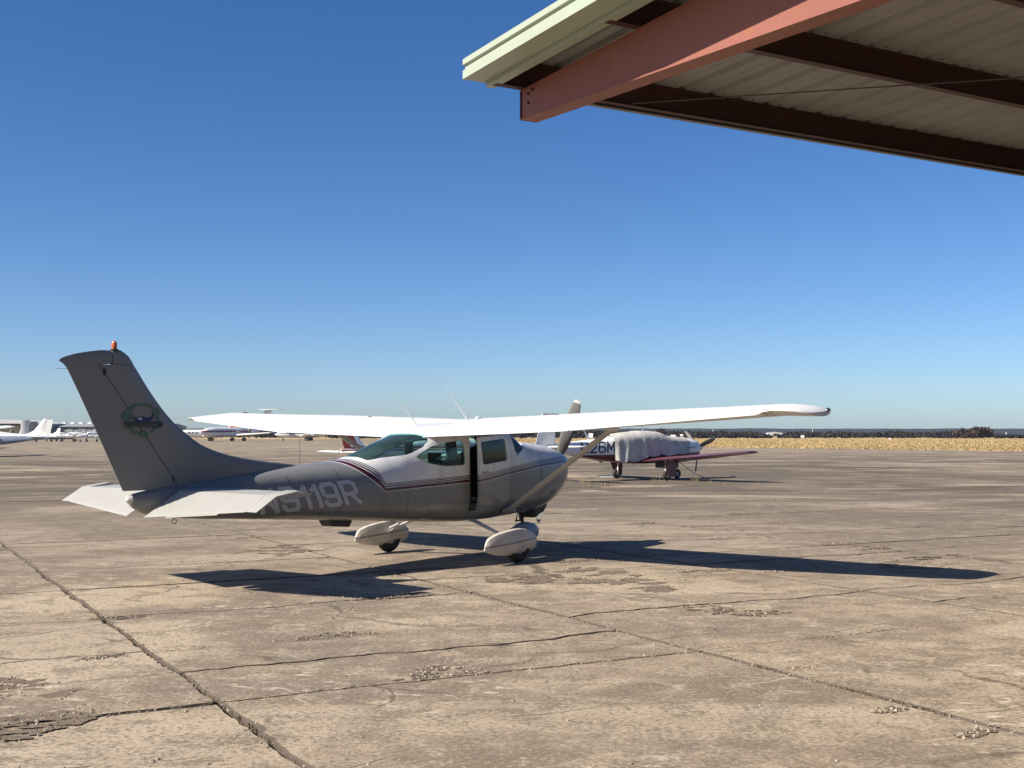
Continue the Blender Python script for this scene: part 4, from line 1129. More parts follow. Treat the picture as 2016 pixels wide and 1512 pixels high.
# panel joints
def seam(x, z0, z1, w=.004, name='panel_seam', mat=None):
    b = MB(); zs = np.linspace(z0, z1, 14); b.loft([[side_pt(x - w, z, .0022), side_pt(x + w, z, .0022)] for z in zs], False, False, closed=False); b.build(name, mat or M['dark_metal'], PL, fix=False)
seam(1.42, .62, 1.55, .003); seam(-1.35, .62, .97, .003); seam(-2.42, .72, 1.30, .003); seam(-3.15, .73, 1.22, .003); seam(-3.95, .78, 1.14, .003); seam(.62, .60, 1.30, .002)
for (za, zb_) in ((.735, .80), (1.02, .98)):
    b = MB(); b.loft([[side_pt(x, za + (zb_ - za) * (x + 1.8) / -2.6 - .002, .0022), side_pt(x, za + (zb_ - za) * (x + 1.8) / -2.6 + .002, .0022)] for x in np.linspace(-4.4, -1.8, 30)], False, False, closed=False); b.build('skin_lap', M['grey'], PL, fix=False)
b = MB(); b.hexa([(-2.28, -.09, .565), (-1.98, -.09, .54), (-2.28, .09, .565), (-1.98, .09, .54), (-2.33, -.11, .65), (-1.94, -.11, .63), (-2.33, .11, .65), (-1.94, .11, .63)]); b.build('belly_antenna', M['dark_metal'], PL)
b = MB(); b.tube([(-4.55 + .03 * math.sin(t), 0, .748 - .03 * math.cos(t)) for t in np.linspace(-3, 3, 14)], .006, 6); b.build('tie_down_ring', M['metal'], PL, 40)
# propeller
HUB = Vector((2.53, 0, 1.285))
b = MB(); b.lathe([(-.14, .15), (-.06, .15), (.03, .14), (.14, .10), (.22, .045), (.245, .005)], HUB, (1, 0, 0), 24); b.build('spinner', M['white'], PL, 50)
bd = Vector((0, -.385, .923)).normalized()
prop = bpy.data.objects.new('propeller', None); prop.parent = PL; C.objects.link(prop)
for s in (1, -1):
    d = bd * s; side0 = d.cross(Vector((1, 0, 0))); b = MB(); rings = []
    for r, w, tw in ((.10, .09, -62), (.22, .16, -48), (.45, .20, -34), (.70, .195, -25), (.88, .17, -20), (.98, .13, -17), (1.025, .08, -16)):
        a = side0 * math.cos(R(tw)) + Vector((1, 0, 0)) * math.sin(R(tw)); q = a.cross(d); c0 = HUB + d * r
        rings.append([c0 + a * (w / 2) * math.cos(t) + q * (.05 - .034 * r) * .5 * math.sin(t) for t in [2 * math.pi * k / 12 for k in range(12)]])
    b.mi = 0; b.loft(rings[:6], True, False); b.mi = 1; b.loft(rings[5:], False, True)
    b.build('blade', [M['prop'], M['pale_grey'] if s > 0 else M['dark_metal']], prop, 40)
# aerials on the roof
for (x, y, hh, dx) in ((-.34, .30, .43, -.46), (.047, -.30, .43, -.42)):
    z0 = wsec(y)[6][2]; zz = [p for p in wsec(y)[:13]]; z0 = float(np.interp(-x, [-p[0] for p in reversed(zz)], [p[2] for p in reversed(zz)]))
    b = MB(); b.tube([(x, y, z0 - .005), (x - .03, y, z0 + .045), (x + dx, y, z0 + hh)], [.018, .009, .004], 8); b.build('whip_aerial', M['white'], PL, 40)
zz = wsec(-.28)[:13]; z0 = float(np.interp(-.30, [-p[0] for p in reversed(zz)], [p[2] for p in reversed(zz)]))
b = MB(); b.ball((.30, -.28, z0 + .01), (.06, .03, .02)); b.build('marker_aerial', M['white'], PL, 50)
b = MB(); b.tube([(-2.73, 0, 1.33), (-2.73, 0, 1.66)], .0035, 5); b.build('wire_aerial', M['dark_metal'], PL)
# rivets on the window pillar
b = MB()
for k in range(26):
    t = k / 25; x = -1.42 + .66 * t; z = 1.345 + .29 * t - .02 * math.sin(3.14 * t)
    for dz_ in (0, .028):
        p = side_pt(x, z + dz_, .001); b.ball(p, .0045, 6, 3)
struct(b.build('pillar_rivets', M['white'], PL, 60, fix=False), 'stuff')
b = MB()
def rivet(p, n_):
    p = Vector(p); n_ = Vector(n_); a_ = n_.orthogonal().normalized(); c_ = n_.cross(a_); r = .0042
    b.add([p + a_ * r, p + c_ * r, p - a_ * r, p - c_ * r, p + n_ * .003], [(0, 1, 4), (1, 2, 4), (2, 3, 4), (3, 0, 4)])
for x in (-1.35, -2.42, -3.15, -3.95, 1.42):
    for z in np.linspace(FB(x) + .07, FT(x) - .12, 26): rivet(side_pt(x - .014, z, .0005), (0, -1, 0)); rivet(side_pt(x + .014, z, .0005), (0, -1, 0))
for (za, zb_) in ((.735, .80), (1.02, .98)):
    for x in np.linspace(-4.4, -1.8, 95): rivet(side_pt(x, za + (zb_ - za) * (x + 1.8) / -2.6 + .012, .0005), (0, -1, 0))
for z in np.linspace(1.3, 2.4, 7):
    for u in np.linspace(.08, .94, 22): xx = LE(z) + (HG(z) - LE(z)) * u; rivet((xx, -.0455 if u > .4 else -.045 * math.sqrt(max(0, 1 - (1 - min(u / .55, 1)) ** 2)) - .0004, z), (0, -1, 0))
struct(b.build('rivets', M['grey'], PL, fix=False), 'stuff')

# ------------------------------------------------------------------ the other aircraft
def body_ring(x, zb, zt, w, n=2.5, k=28, y0=0.0):
    zc, hh = (zb + zt) / 2, (zt - zb) / 2; r = []
    for i in range(k):
        t = 2 * math.pi * i / k; c, s = math.cos(t), math.sin(t)
        r.append((x, y0 + w * math.copysign(abs(c) ** (2 / n), c), zc + hh * math.copysign(abs(s) ** (2 / n), s)))
    return r
def loft_body(st, name, mat, parent, n=2.5, seg=40, y0=0.0, k=28):
    xs = [q[0] for q in st]; fb, ft_, fw = (pchip(xs, [q[j] for q in st]) for j in (1, 2, 3))
    b = MB(); b.loft([body_ring(x, fb(x), ft_(x), fw(x), n, k, y0) for x in sorted(set(xs) | set(np.linspace(xs[0], xs[-1], seg)))])
    o = b.build(name, mat, parent, 40); o['_'] = 0; del o['_']
    return o
def airfoil(le, te, y, z, tc=.12, n=9):
    c = le - te; us = [.5 - .5 * math.cos(math.pi * k / (n - 1)) for k in range(n)]
    return [(le - u * c, y, z + naca(u, tc)[0] * c) for u in reversed(us)] + [(le - u * c, y, z + naca(u, tc)[1] * c) for u in us]
def wing_pair(parent, secs, mat, name='wing', tc=.12):
    out = []
    for s in (1, -1):
        b = MB(); b.loft([airfoil(le, te, s * y, z, tc) for le, te, y, z in secs]); out.append(b.build(name, mat, parent, 40))
    return out
def fin_part(parent, secs, mat, name='fin', th=.05):
    b = MB(); b.loft([slab_section(le, te, z, th, .008) for z, le, te in secs]); return b.build(name, mat, parent, 40)
def blade_set(parent, hub, R_, angs, w=.13, mat=None, name='blade'):
    for a in angs:
        d = Vector((0, -math.sin(R(a)), math.cos(R(a)))); s0 = d.cross(Vector((1, 0, 0))); b = MB(); rings = []
        for r, ww, tw in ((.08, .5, -60), (.3, .95, -40), (.6, 1.0, -27), (.85, .85, -20), (.97, .6, -17), (1.0, .3, -16)):
            q = s0 * math.cos(R(tw)) + Vector((1, 0, 0)) * math.sin(R(tw)); p = q.cross(d); c0 = Vector(hub) + d * r * R_
            rings.append([c0 + q * w * ww / 2 * math.cos(t) + p * .012 * math.sin(t) for t in [2 * math.pi * k / 8 for k in range(8)]])
        b.loft(rings); b.build(name, mat or M['black'], parent, 40)

# low-wing aeroplane under a canvas cover
MO = thing('low_wing_aeroplane', 'maroon and white low-wing aeroplane parked behind, half under a grey canvas cover', 'aeroplane', (5.03, 46.8, 0), R(36))
def mooney_paint():
    t = NT('maroon_white_livery'); p = t.pos(); sx = t.n('ShaderNodeSeparateXYZ'); t.put(sx.inputs[0], p)
    z = t.math('SUBTRACT', sx.outputs['Z'], t.math('MULTIPLY', sx.outputs['X'], .012))
    cr = t.n('ShaderNodeValToRGB'); cr.color_ramp.interpolation = 'CONSTANT'; el = cr.color_ramp.elements
    el[0].position = 0; el[0].color = (.13, .016, .03, 1); el[1].position = .97; el[1].color = (.30, .31, .34, 1)  # thin grey band paints a shadow line above the maroon
    e = el.new(.99); e.color = (.76, .76, .76, 1)
    t.put(cr.inputs[0], t.math('ADD', z, 0.0)); n1 = t.noise(p, 3, 4)
    c = t.mix(t.ramp(n1, .45, .75, 0, .2), cr.outputs[0], (.3, .28, .25))
    return t.done(c, .33)
loft_body([(-4.75, 1.10, 1.27, .05), (-3.4, .90, 1.45, .22), (-2.2, .72, 1.56, .40), (-1.2, .63, 1.74, .52), (-.4, .60, 1.80, .55), (.3, .60, 1.79, .55), (.85, .60, 1.63, .55), (1.2, .60, 1.58, .54), (1.9, .64, 1.56, .50), (2.35, .72, 1.50, .43), (2.55, .82, 1.42, .33), (2.62, .95, 1.32, .22)], 'fuselage', mooney_paint(), MO, 2.8, 60)
for wg_ in wing_pair(MO, [(.95, -.78, .50, .70), (.93, -.40, 3.0, .90), (.88, .02, 4.75, 1.06), (.78, .18, 4.95, 1.07)], M['maroon_wing']): pass
fin_part(MO, [(1.2, -4.05, -4.72), (1.4, -4.30, -4.66), (2.45, -4.33, -4.60)], M['white'])
b = MB(); b.loft([slab_section(fr, te, z, .035, .006, lead=False) for z, fr, te in ((1.18, -4.735, -5.22), (1.4, -4.68, -5.18), (2.44, -4.615, -4.86))]); rd = b.build('rudder', M['white'], MO, 40)
for z in (1.5, 1.62, 1.74, 1.86, 1.98):
    b = MB(); b.hexa([(x, y, zz) for zz in (z, z + .012) for y in (-.04, .04) for x in (-5.0 + (z - 1.5) * .25, -4.78 + (z - 1.5) * .05)]); b.build('stiffener', M['pale_grey'], rd)
wing_pair(MO, [(-4.0, -4.95, .10, 1.24), (-4.15, -4.80, 1.75, 1.26), (-4.25, -4.7, 1.80, 1.26)], M['white'], 'tailplane', .08)
b = MB(); b.lathe([(-.12, .16), (0, .16), (.12, .13), (.24, .06), (.28, .01)], (2.74, 0, 1.20), (1, 0, 0), 20); b.build('spinner', M['white'], MO, 50)
blade_set(MO, (2.76, 0, 1.20), .98, (69, 189, 309), .17)
for s in (1, -1):
    wheel(MO, (-.22, s * 1.40, .19), .19, .15)
    b = MB(); b.flat([(-.2, s * 1.32, .72), (-.22, s * 1.34, .22)], .07, .06, (1, 0, 0)); b.build('gear_leg', M['white'], MO, 40)
    b = MB(); b.hexa([(x, s * y, z) for z, x0, x1 in ((.13, -.10, .26), (.66, -.34, .30)) for y in (1.50, 1.515) for x in (x0 - .12, x1 - .12)]); b.build('gear_door', M['maroon_wing'], MO)
wheel(MO, (1.62, 0, .185), .185, .13)
b = MB(); b.tube([(1.62, .09, .19), (1.62, .08, .45), (1.58, 0, .5), (1.55, 0, .78)], .03, 8); b.build('nose_leg', M['dark_metal'], MO, 40)
b = MB(); b.hexa([(x, y, z) for z in (.42, .66) for y in (-.22, .22) for x in (.7, 1.5)]); b.build('belly_scoop', M['black'], MO)
for (x, z0, h, dx) in ((-2.75, 1.52, .34, -.26), (-.1, 1.82, .26, -.12)):
    b = MB(); b.flat([(x, 0, z0), (x + dx, 0, z0 + h)], [.10, .05], [.025, .012], (1, 0, 0)); b.build('blade_aerial', M['white'], MO, 40)
xs_m = {'N': 0.0, '2': .95, '6': 1.85, 'M': 2.75}
mo_side = lambda x, z: (pchip([-3.4, -2.2, -1.2], [.22, .40, .52])(x)) * max(.05, 1 - abs((z - 1.18) / .48) ** 2.8) ** (1 / 2.8)
M['reg_dark'] = paint('dark_lettering', (.045, .05, .065), .4, .2)
for ch in 'N26M':
    b = MB()
    def place2(px, py, o=xs_m[ch]):
        x = -3.30 + (o + px) * .40; z = 1.02 + py * .36 + (o + px) * .012; return (x, -mo_side(x, z) - .012, z)
    stroke_glyph(b, GL[ch], place2, .16); b.build('registration_letter', M['reg_dark'], MO, fix=False)
b = MB(); 
for k in range(10): b.add([(1.55 + .06 * k, -.535, 1.17), (1.59 + .06 * k, -.533, 1.17), (1.585 + .06 * k, -.533, 1.17 + .03 + .015 * (k % 3)), (1.555 + .06 * k, -.535, 1.17 + .03 + .015 * (k % 3))], [(0, 1, 2, 3)])
b.build('cowl_script', M['reg_dark'], MO, fix=False)
# canvas cover: draped over the cabin, hanging in folds
def canvas_mat():
    t = NT('grey_canvas'); p = t.pos(); n1 = t.noise(p, 4, 5, .6); n2 = t.noise(p, 40, 3, .6)
    t.bump(t.noise(p, 9, 4, .6), .5, .03)
    return t.done(t.mix(t.ramp(n1, .35, .7), (.50, .475, .435), (.40, .375, .34)), .9, spec=.15)
cov = thing('canvas_cover', 'grey canvas cover draped over the cabin of the maroon aeroplane', 'cover', (5.03, 46.8, 0), R(36))
st_c = [(-1.90, 1.66, .46), (-1.2, 1.77, .545), (-.4, 1.83, .575), (.3, 1.82, .575), (.85, 1.67, .575), (1.2, 1.62, .56), (1.78, 1.60, .52)]
ft_c = pchip([q[0] for q in st_c], [q[1] for q in st_c]); fw_c = pchip([q[0] for q in st_c], [q[2] for q in st_c])
low = pchip([-1.90, -1.65, -1.35, -1.15, -.6, .2, .9, 1.4, 1.78], [.72, .66, .76, .66, .80, .92, .93, .98, .96])
rings = []; NK = 60
for i, x in enumerate(np.linspace(-1.90, 1.78, 90)):
    r = []
    for k in range(NK + 1):
        u = k / NK * 2 - 1; a = abs(u); s = 1 if u > 0 else -1
        zl = low(x) + .03 * math.sin(x * 9 + s); zt = ft_c(x) - .012 * max(0, math.sin(x * 5)); w = fw_c(x)
        if a < .5: t = a / .5 * math.pi / 2; y = w * math.sin(t) ** .75; z = zt - (zt - 1.35) * (1 - math.cos(t) ** .75)
        else: t = (a - .5) / .5; y = w + .03 * t; z = 1.35 - (1.35 - zl) * t
        fold = max(0, a - .3) / .7; ph = x * 7.5 + 1.2 * math.sin(x * 3) + z * 1.4 * math.sin(x * 2 + 1)
        y += (.055 * fold ** 1.3) * (math.sin(ph) + .6 * math.sin(ph * 2.3 + 1) + .5 * (vnoise(x * 4, z * 3, 8) - .5)) + .02 * fold
        if x < -.9: y += .08 * fold * max(0, math.sin((x + 1.9) * 9)) 
        z += .02 * (vnoise(x * 6, u * 9, 4) - .5)
        r.append((x + .03 * (vnoise(z * 4, x, 2) - .5), s * y if a > 0 else 0.0, z))
    rings.append(r)
b = MB(); b.loft(rings, False, False, closed=False); cv = b.build('cloth', canvas_mat(), cov, 60, fix=False)
b = MB(); b.loft([[(x, s * (fw_c(-1.1) + .09), z) for x in (-1.16, -1.12)] for s, z in ((-1, .70), (-1, .56))], False, False, closed=False); b.build('strap', M['red'], cov, fix=False)
# tie-down rope and chock
g0 = at_z(1398, 946)
rope = MB(); nw = MO.location + Vector((math.cos(R(36)) * 1.6, math.sin(R(36)) * 1.6, .7)); rope.tube([nw, nw.lerp(g0, .5) + Vector((0, 0, -.08)), g0], .012, 6)
tag(rope.build('tie_down_rope', M['dark_metal'], None, 40), 'thin rope tying the maroon aeroplane nose down to the apron', 'rope')
cg = at_z(1195, 940); b = MB(); b.loft([[(cg.x + x, cg.y + y, z) for x, z in ((-.26, 0), (.26, 0), (.23, .06), (-.23, .06))] for y in (-.07, .07)])
tag(b.build('wheel_chock', M['cream']), 'pale wheel chock on the ground by the maroon aeroplane', 'chock')

# white aeroplane cut by the left edge of the picture
tx = (97 - 1008) / F_PX * 95
LC = thing('high_wing_aeroplane', 'white high-wing aeroplane tail, side tinted blue-grey for shade, cut off by the left picture edge', 'aeroplane', (tx - 5.2, 95, 0), R(180))
M['shade_blue'] = paint('blue_shade_tint', (.20, .25, .33), .4, .15)  # tint for the shaded side of white paint
def lc_paint():
    t = NT('white_livery_blue_shade'); p = t.pos(); sx = t.n('ShaderNodeSeparateXYZ'); t.put(sx.inputs[0], p)
    return t.done(t.mix(t.math('GREATER_THAN', sx.outputs['Z'], 1.585), (.22, .27, .35), (.78, .78, .78)), .38)  # shade on the white side is painted blue-grey, the top left white
loft_body([(-5.2, 1.32, 1.50, .06), (-3.8, 1.18, 1.62, .24), (-1.9, .92, 1.68, .46), (-1.3, .86, 1.75, .52), (-.6, .80, 2.05, .55), (.8, .78, 2.1, .56), (1.4, .80, 1.85, .56), (2.4, .95, 1.7, .45), (2.6, 1.1, 1.6, .3)], 'fuselage', lc_paint(), LC, 3.0, 50)
fin_part(LC, [(1.55, -2.6, -4.8), (1.72, -3.6, -4.88), (1.95, -4.05, -4.93), (2.85, -4.78, -5.12), (2.88, -4.86, -5.10)], M['white'])
b = MB(); b.loft([slab_section(fr, te, z, .03, .005, lead=False) for z, fr, te in ((1.36, -4.83, -5.22), (2.80, -5.13, -5.52))]); b.build('rudder', M['white'], LC, 40)
b = MB(); b.ball((-4.84, 0, 2.91), .045); b.build('beacon_lens', M['lamp_red'], LC, 50)
wing_pair(LC, [(-3.9, -4.9, .12, 1.47), (-4.1, -4.7, 1.75, 1.49)], M['white'], 'tailplane', .08)
wing_pair(LC, [(.85, -.8, .5, 2.08), (.85, -.8, 2.6, 2.15), (.7, -.45, 5.4, 2.3)], M['white'])
b = MB(); b.tube([(-2.0, 0, 1.68), (-2.42, 0, 2.12)], [.02, .01], 6); b.build('whip_aerial', M['cream'], LC, 40)
for s in (1, -1): wheel(LC, (0, s * 1.3, .22), .22, .16); b = MB(); b.flat([(0, s * .4, .9), (0, s * 1.25, .25)], .1, .04, (1, 0, 0)); b.build('gear_leg', M['white'], LC, 40)
wheel(LC, (1.7, 0, .18), .18, .13); b = MB(); b.tube([(1.7, 0, .2), (1.65, 0, .9)], .04, 8); b.build('nose_leg', M['dark_metal'], LC, 40)

# red and white tail showing under the wing
RT = thing('striped_low_wing_aeroplane', 'white aeroplane with red striped tail, seen under the left wing behind the cabin', 'aeroplane', (-6.35 + 4.6 * math.cos(R(40)), 48 + 4.6 * math.sin(R(40)), 0), R(40))
def rt_paint(vert):
    t = NT('red_stripe_livery'); p = t.pos(); sx = t.n('ShaderNodeSeparateXYZ'); t.put(sx.inputs[0], p); cr = t.n('ShaderNodeValToRGB'); cr.color_ramp.interpolation = 'CONSTANT'
    d = t.math('ADD', sx.outputs['X'], t.math('MULTIPLY', sx.outputs['Z'], .62)) if vert else sx.outputs['Z']
    if vert: d = t.ramp(d, -4.3, -3.0); seq = [(0, 0), (.02, 1), (.14, 0), (.19, 1), (.45, 0), (.50, 1), (.72, 0), (.75, 0)]
    else: d = t.ramp(t.math('SUBTRACT', d, t.math('MULTIPLY', sx.outputs['X'], .0)), .8, 1.5); seq = [(0, 0), (.36, 1), (.44, 0), (.48, 1), (.60, 0), (.64, 1), (.69, 0)]
    el = cr.color_ramp.elements
    while len(el) > 1: el.remove(el[-1])
    cols = ((.74, .74, .74, 1), (.24, .03, .018, 1)); el[0].position = 0; el[0].color = cols[0]
    for q, k in seq[1:]: e = el.new(q); e.color = cols[k]
    t.put(cr.inputs[0], d); return t.done(cr.outputs[0], .36)
loft_body([(-4.9, .98, 1.15, .06), (-3.6, .86, 1.26, .24), (-2.2, .76, 1.40, .42), (-1.5, .72, 1.55, .50), (-.5, .70, 1.88, .55), (.5, .70, 1.85, .55), (1.0, .70, 1.55, .55), (2.0, .78, 1.45, .48), (2.3, .95, 1.35, .3)], 'fuselage', rt_paint(False), RT, 2.7, 50)
fin_part(RT, [(1.05, -3.55, -4.75), (1.35, -3.95, -4.83), (2.15, -4.45, -5.05)], rt_paint(True))
wing_pair(RT, [(-4.15, -5.0, .10, 1.0), (-4.3, -4.95, 1.75, 1.02), (-4.45, -4.8, 1.95, 1.02)], M['white'], 'tailplane', .09)
wing_pair(RT, [(.7, -.9, .5, .80), (.65, -.75, 4.6, 1.15)], M['white'])
for s in (1, -1): wheel(RT, (-.1, s * 1.4, .2), .2, .15); b = MB(); b.tube([(-.1, s * 1.4, .22), (-.1, s * 1.4, .85)], .04, 8); b.build('gear_leg', M['white'], RT, 40)
wheel(RT, (1.9, 0, .2), .2, .14); b = MB(); b.tube([(1.9, 0, .22), (1.85, 0, .9)], .04, 8); b.build('nose_leg', M['white'], RT, 40)

# business jets far away
def jet(label, px, D, rz, Ln, dia, z0, tail_h, stripe, ttail=True, pod=None, sweep=.8):
    g = at_y(px, 860, D)
    t = thing('business_jet', label, 'jet', (g.x, D, 0), R(rz), 'jets parked beyond the apron')
    r = dia / 2; zc = z0 + r                               # origin under the tail, nose at +x
    tt = NT('jet_livery'); p = tt.pos(); sx = tt.n('ShaderNodeSeparateXYZ'); tt.put(sx.inputs[0], p)
    d = tt.math('ABSOLUTE', tt.math('SUBTRACT', sx.outputs['Z'], zc + r * .15))
    bodym = tt.done(tt.mix(tt.math('LESS_THAN', d, r * .18), (.66, .66, .66), stripe), .35)
    loft_body([(-.5, zc + r * .3, zc + r * .75, .12), (Ln * .22, zc - r * .7, zc + r * .98, r * .85), (Ln * .4, z0, zc + r, r), (Ln * .8, z0, zc + r, r), (Ln * .92, z0 + r * .25, zc + r * .75, r * .75), (Ln, zc - r * .3, zc - r * .1, .1)], 'fuselage', bodym, t, 2.0, 36)
    fin_part(t, [(zc + r * .6, Ln * .22, Ln * .03), (tail_h, Ln * .22 - (tail_h - zc) * sweep, Ln * .03 - (tail_h - zc) * sweep * .6)], M['white'] if ttail else M['red'], th=.18)
    zt_ = tail_h if ttail else zc + r * .5; x0 = (Ln * .22 - (tail_h - zc) * sweep + .2) if ttail else Ln * .14
    wing_pair(t, [(x0, x0 - 2.0, .0 if ttail else .3, zt_), (x0 - 1.2, x0 - 2.3, Ln * .15, zt_ + (.15 if ttail else .1))], M['white'], 'tailplane', .08)
    wing_pair(t, [(Ln * .58, Ln * .36, r * .8, z0 + r * .35), (Ln * .40, Ln * .31, Ln * .42, z0 + r * .9)], M['white'], 'wing', .11)
    for s in (1, -1):
        b = MB(); b.lathe([(0, r * .40), (.2, r * .46), (1.6, r * .48), (3.0, r * .36), (3.4, r * .28)], (Ln * .36, s * (r * 1.45), zc + r * .35), (-1, 0, 0), 20); e = b.build('engine_pod', M['white'], t, 40)
        b = MB(); b.lathe([(-.12, .02), (-.1, r * .30), (.08, r * .47), (.4, r * .49)], (Ln * .36, s * (r * 1.45), zc + r * .35), (-1, 0, 0), 20); b.build('intake_cover', pod or M['dark_metal'], e, 40)
        b = MB(); b.box(Ln * .44 - .08, Ln * .44 + .08, s * 1.9 - .06, s * 1.9 + .06, .5, z0 + r * .5); b.build('gear_leg', M['dark_metal'], t)
        for k in (-.3, .3): wheel(t, (Ln * .44 + k, s * 1.9, .40), .40, .28)
    b = MB(); b.box(Ln * .86 - .06, Ln * .86 + .06, -.06, .06, .3, z0 + r * .4); b.build('nose_leg', M['dark_metal'], t)
    wheel(t, (Ln * .86, 0, .30), .30, .2)
    for k in range(6):
        x = Ln * (.48 + .06 * k)
        for s in (1, -1):
            b = MB(); b.lathe([(0, .2), (.03, .19)], (x, s * (r * .955), zc + r * .28), (0, s, .25), 12); b.build('window', M['black'], t)
    return t
jet('white jet with tall T-tail and maroon stripe, beyond the left wing', 524, 300, 238, 21.5, 2.3, .9, 7.5, (.22, .06, .08))
jet('pale grey low jet to the right of the T-tailed jet', 660, 303, 176, 15.0, 1.9, .75, 4.4, (.20, .20, .21), sweep=.6)
jet('white jet with yellow engine covers, nearest to the grey fin', 470, 292, 192, 14.5, 1.8, .85, 6.8, (.3, .3, .3), ttail=False, pod=M['yellow'])

# light twins parked in front of the hangars
def twin():
    t = thing('light_twin', 'white light twin', 'aeroplane', (0, 0, 0), 0, 'light twins parked before the hangar')
    loft_body([(-4.9, 1.1, 1.35, .06), (-2.5, .95, 1.75, .40), (-1.0, .80, 2.05, .60), (.6, .78, 2.1, .62), (1.3, .78, 1.75, .58), (2.8, .85, 1.5, .40), (3.6, 1.05, 1.25, .1)], 'fuselage', M['white'], t, 2.5, 30, k=18)
    fin_part(t, [(1.25, -3.3, -4.9), (2.9, -4.6, -5.3)], M['white'], th=.06)
    wing_pair(t, [(.9, -.9, .4, .95), (.6, -.5, 5.6, 1.45)], M['white']); wing_pair(t, [(-4.0, -5.0, .1, 1.3), (-4.4, -5.0, 2.2, 1.4)], M['white'], 'tailplane', .08)
    for s in (1, -1):
        loft_body([(-1.1, 1.05, 1.2, .1), (-.3, .85, 1.4, .32), (1.0, .88, 1.45, .36), (1.9, .95, 1.38, .26), (2.0, 1.0, 1.3, .18)], 'engine_nacelle', M['white'], t, 2.3, 16, s * 1.9, 16)
        b = MB(); b.lathe([(0, .16), (.2, .1), (.28, .02)], (2.01, s * 1.9, 1.15), (1, 0, 0), 12); b.build('spinner', M['dark_metal'], t, 40)
        blade_set(t, (2.08, s * 1.9, 1.15), 1.0, (30, 210), .14, M['black'])
        wheel(t, (-.2, s * 1.9, .28), .28, .2); b = MB(); b.tube([(-.2, s * 1.9, .3), (-.2, s * 1.9, .95)], .05, 6); b.build('gear_leg', M['dark_metal'], t)
    wheel(t, (2.6, 0, .22), .22, .16); b = MB(); b.tube([(2.6, 0, .25), (2.55, 0, .95)], .05, 6); b.build('nose_leg', M['dark_metal'], t)
    b = MB(); b.add([(1.22, -.58, 1.55), (.5, -.64, 1.55), (.45, -.50, 1.95), (.95, -.45, 1.9)], [(0, 1, 2, 3)]); b.add([(1.22, .58, 1.55), (.5, .64, 1.55), (.45, .50, 1.95), (.95, .45, 1.9)], [(0, 1, 2, 3)]); b.build('side_window', M['black'], t, fix=False)
    return t
def copy_tree(o, parent=None):
    c = o.copy(); C.objects.link(c); c.parent = parent
    for ch in o.children: copy_tree(ch, c)
    return c
tw0 = twin()
spots = [(180, 268, 232, 'white light twin facing left-front, nearest to the grey fin in the row by the hangar'), (146, 274, 205, 'white light twin, second from the grey fin in the row by the hangar'),
         (116, 280, 218, 'white light twin with its tail to the hangar, third from the grey fin'), (86, 262, 150, 'white light twin half behind the tail of the plane at the left edge')]
for i, (px, D, rz, lab) in enumerate(spots):
    o = tw0 if i == 0 else copy_tree(tw0)
    o.location = ((px - 1008) / F_PX * D, D, 0); o.rotation_euler.z = R(rz); o['label'] = lab
# tall pale fin of a bigger aircraft behind the left one
D = 150.0; sc_ = D / F_PX
TF = thing('tall_finned_aeroplane', 'pale grey tall-finned aeroplane standing behind the one at the left edge', 'aeroplane', ((50 - 1008) * sc_, D, 0), R(198))
fin_part(TF, [(1.7, .7, -.4), (2.4, .45, -.45), (3.35, .55, -.55)], M['pale_grey'], th=.09)
b = MB(); b.loft([slab_section(fr, te, z, .05, .01, lead=False) for z, fr, te in ((1.75, -.42, -1.0), (2.4, -.47, -.95), (3.2, -.56, -1.5))]); b.build('rudder', M['grey'], TF, 40)
loft_body([(-1.1, 1.3, 1.5, .08), (1.5, 1.0, 1.8, .45), (4, .8, 2.1, .7), (7.5, .8, 2.1, .7), (9.5, .9, 1.6, .4), (10.2, 1.1, 1.3, .1)], 'fuselage', M['white'], TF, 2.3, 30)
wing_pair(TF, [(.4, -.7, .1, 1.6), (.1, -.6, 2.4, 1.7)], M['white'], 'tailplane', .09); wing_pair(TF, [(5.6, 3.6, .6, 1.0), (5.0, 3.9, 6.5, 1.5)], M['white'])
for s in (1, -1): wheel(TF, (4.5, s * 2, .3), .3, .2); b = MB(); b.tube([(4.5, s * 2, .3), (4.5, s * 2, 1.2)], .06, 6); b.build('gear_leg', M['dark_metal'], TF)
wheel(TF, (8.2, 0, .25), .25, .18); b = MB(); b.tube([(8.2, 0, .25), (8.2, 0, 1.1)], .05, 6); b.build('nose_leg', M['dark_metal'], TF)

# ------------------------------------------------------------------ hangars and small far things
D = 400.0; sc_ = D / F_PX
def hx(px): return (px - 1008) * sc_
def hz(py): return CAM_H + (HOR - py) * sc_
HG1 = thing('hangar', 'long low grey hangar with a row of white roof vents at far left', 'hangar', (0, 0, 0))
x0, x1, zw, zr = hx(40), hx(325), hz(840.5), hz(833)
b = MB(); b.box(x0, x1, D, D + 26, 0, zw); b.build('wall', M['grey_sheet'], HG1)
b = MB(); b.loft([[(x, D - .8, zw), (x, D - .8, zw + .12), (x, D + 13, zr), (x, D + 27, zw + .12), (x, D + 27, zw)] for x in (x0 - .5, x1 + .5)]); rf = b.build('roof', M['grey_sheet'], HG1)
k = 0; x = x0 + .6
while x < x1 - 2.2:
    b = MB(); b.box(x, x + 2.0, D - .25 - .12 * (k % 2), D - .02, 0, zw - .55); b.build('door_panel', M['door_sheet'], HG1); x += 2.08; k += 1
x = hx(64.5); 
while x < x1 - 1.5:
    b = MB(); b.loft([[(x - .62 * q, D + 12.2, zr - .15 + z), (x + .62 * q, D + 12.2, zr - .15 + z), (x + .62 * q, D + 13.8, zr - .15 + z), (x - .62 * q, D + 13.8, zr - .15 + z)] for q, z in ((1, 0), (1, .42), (.8, .55))]); b.build('roof_vent', M['skylight'], rf); x += 17.3 * sc_
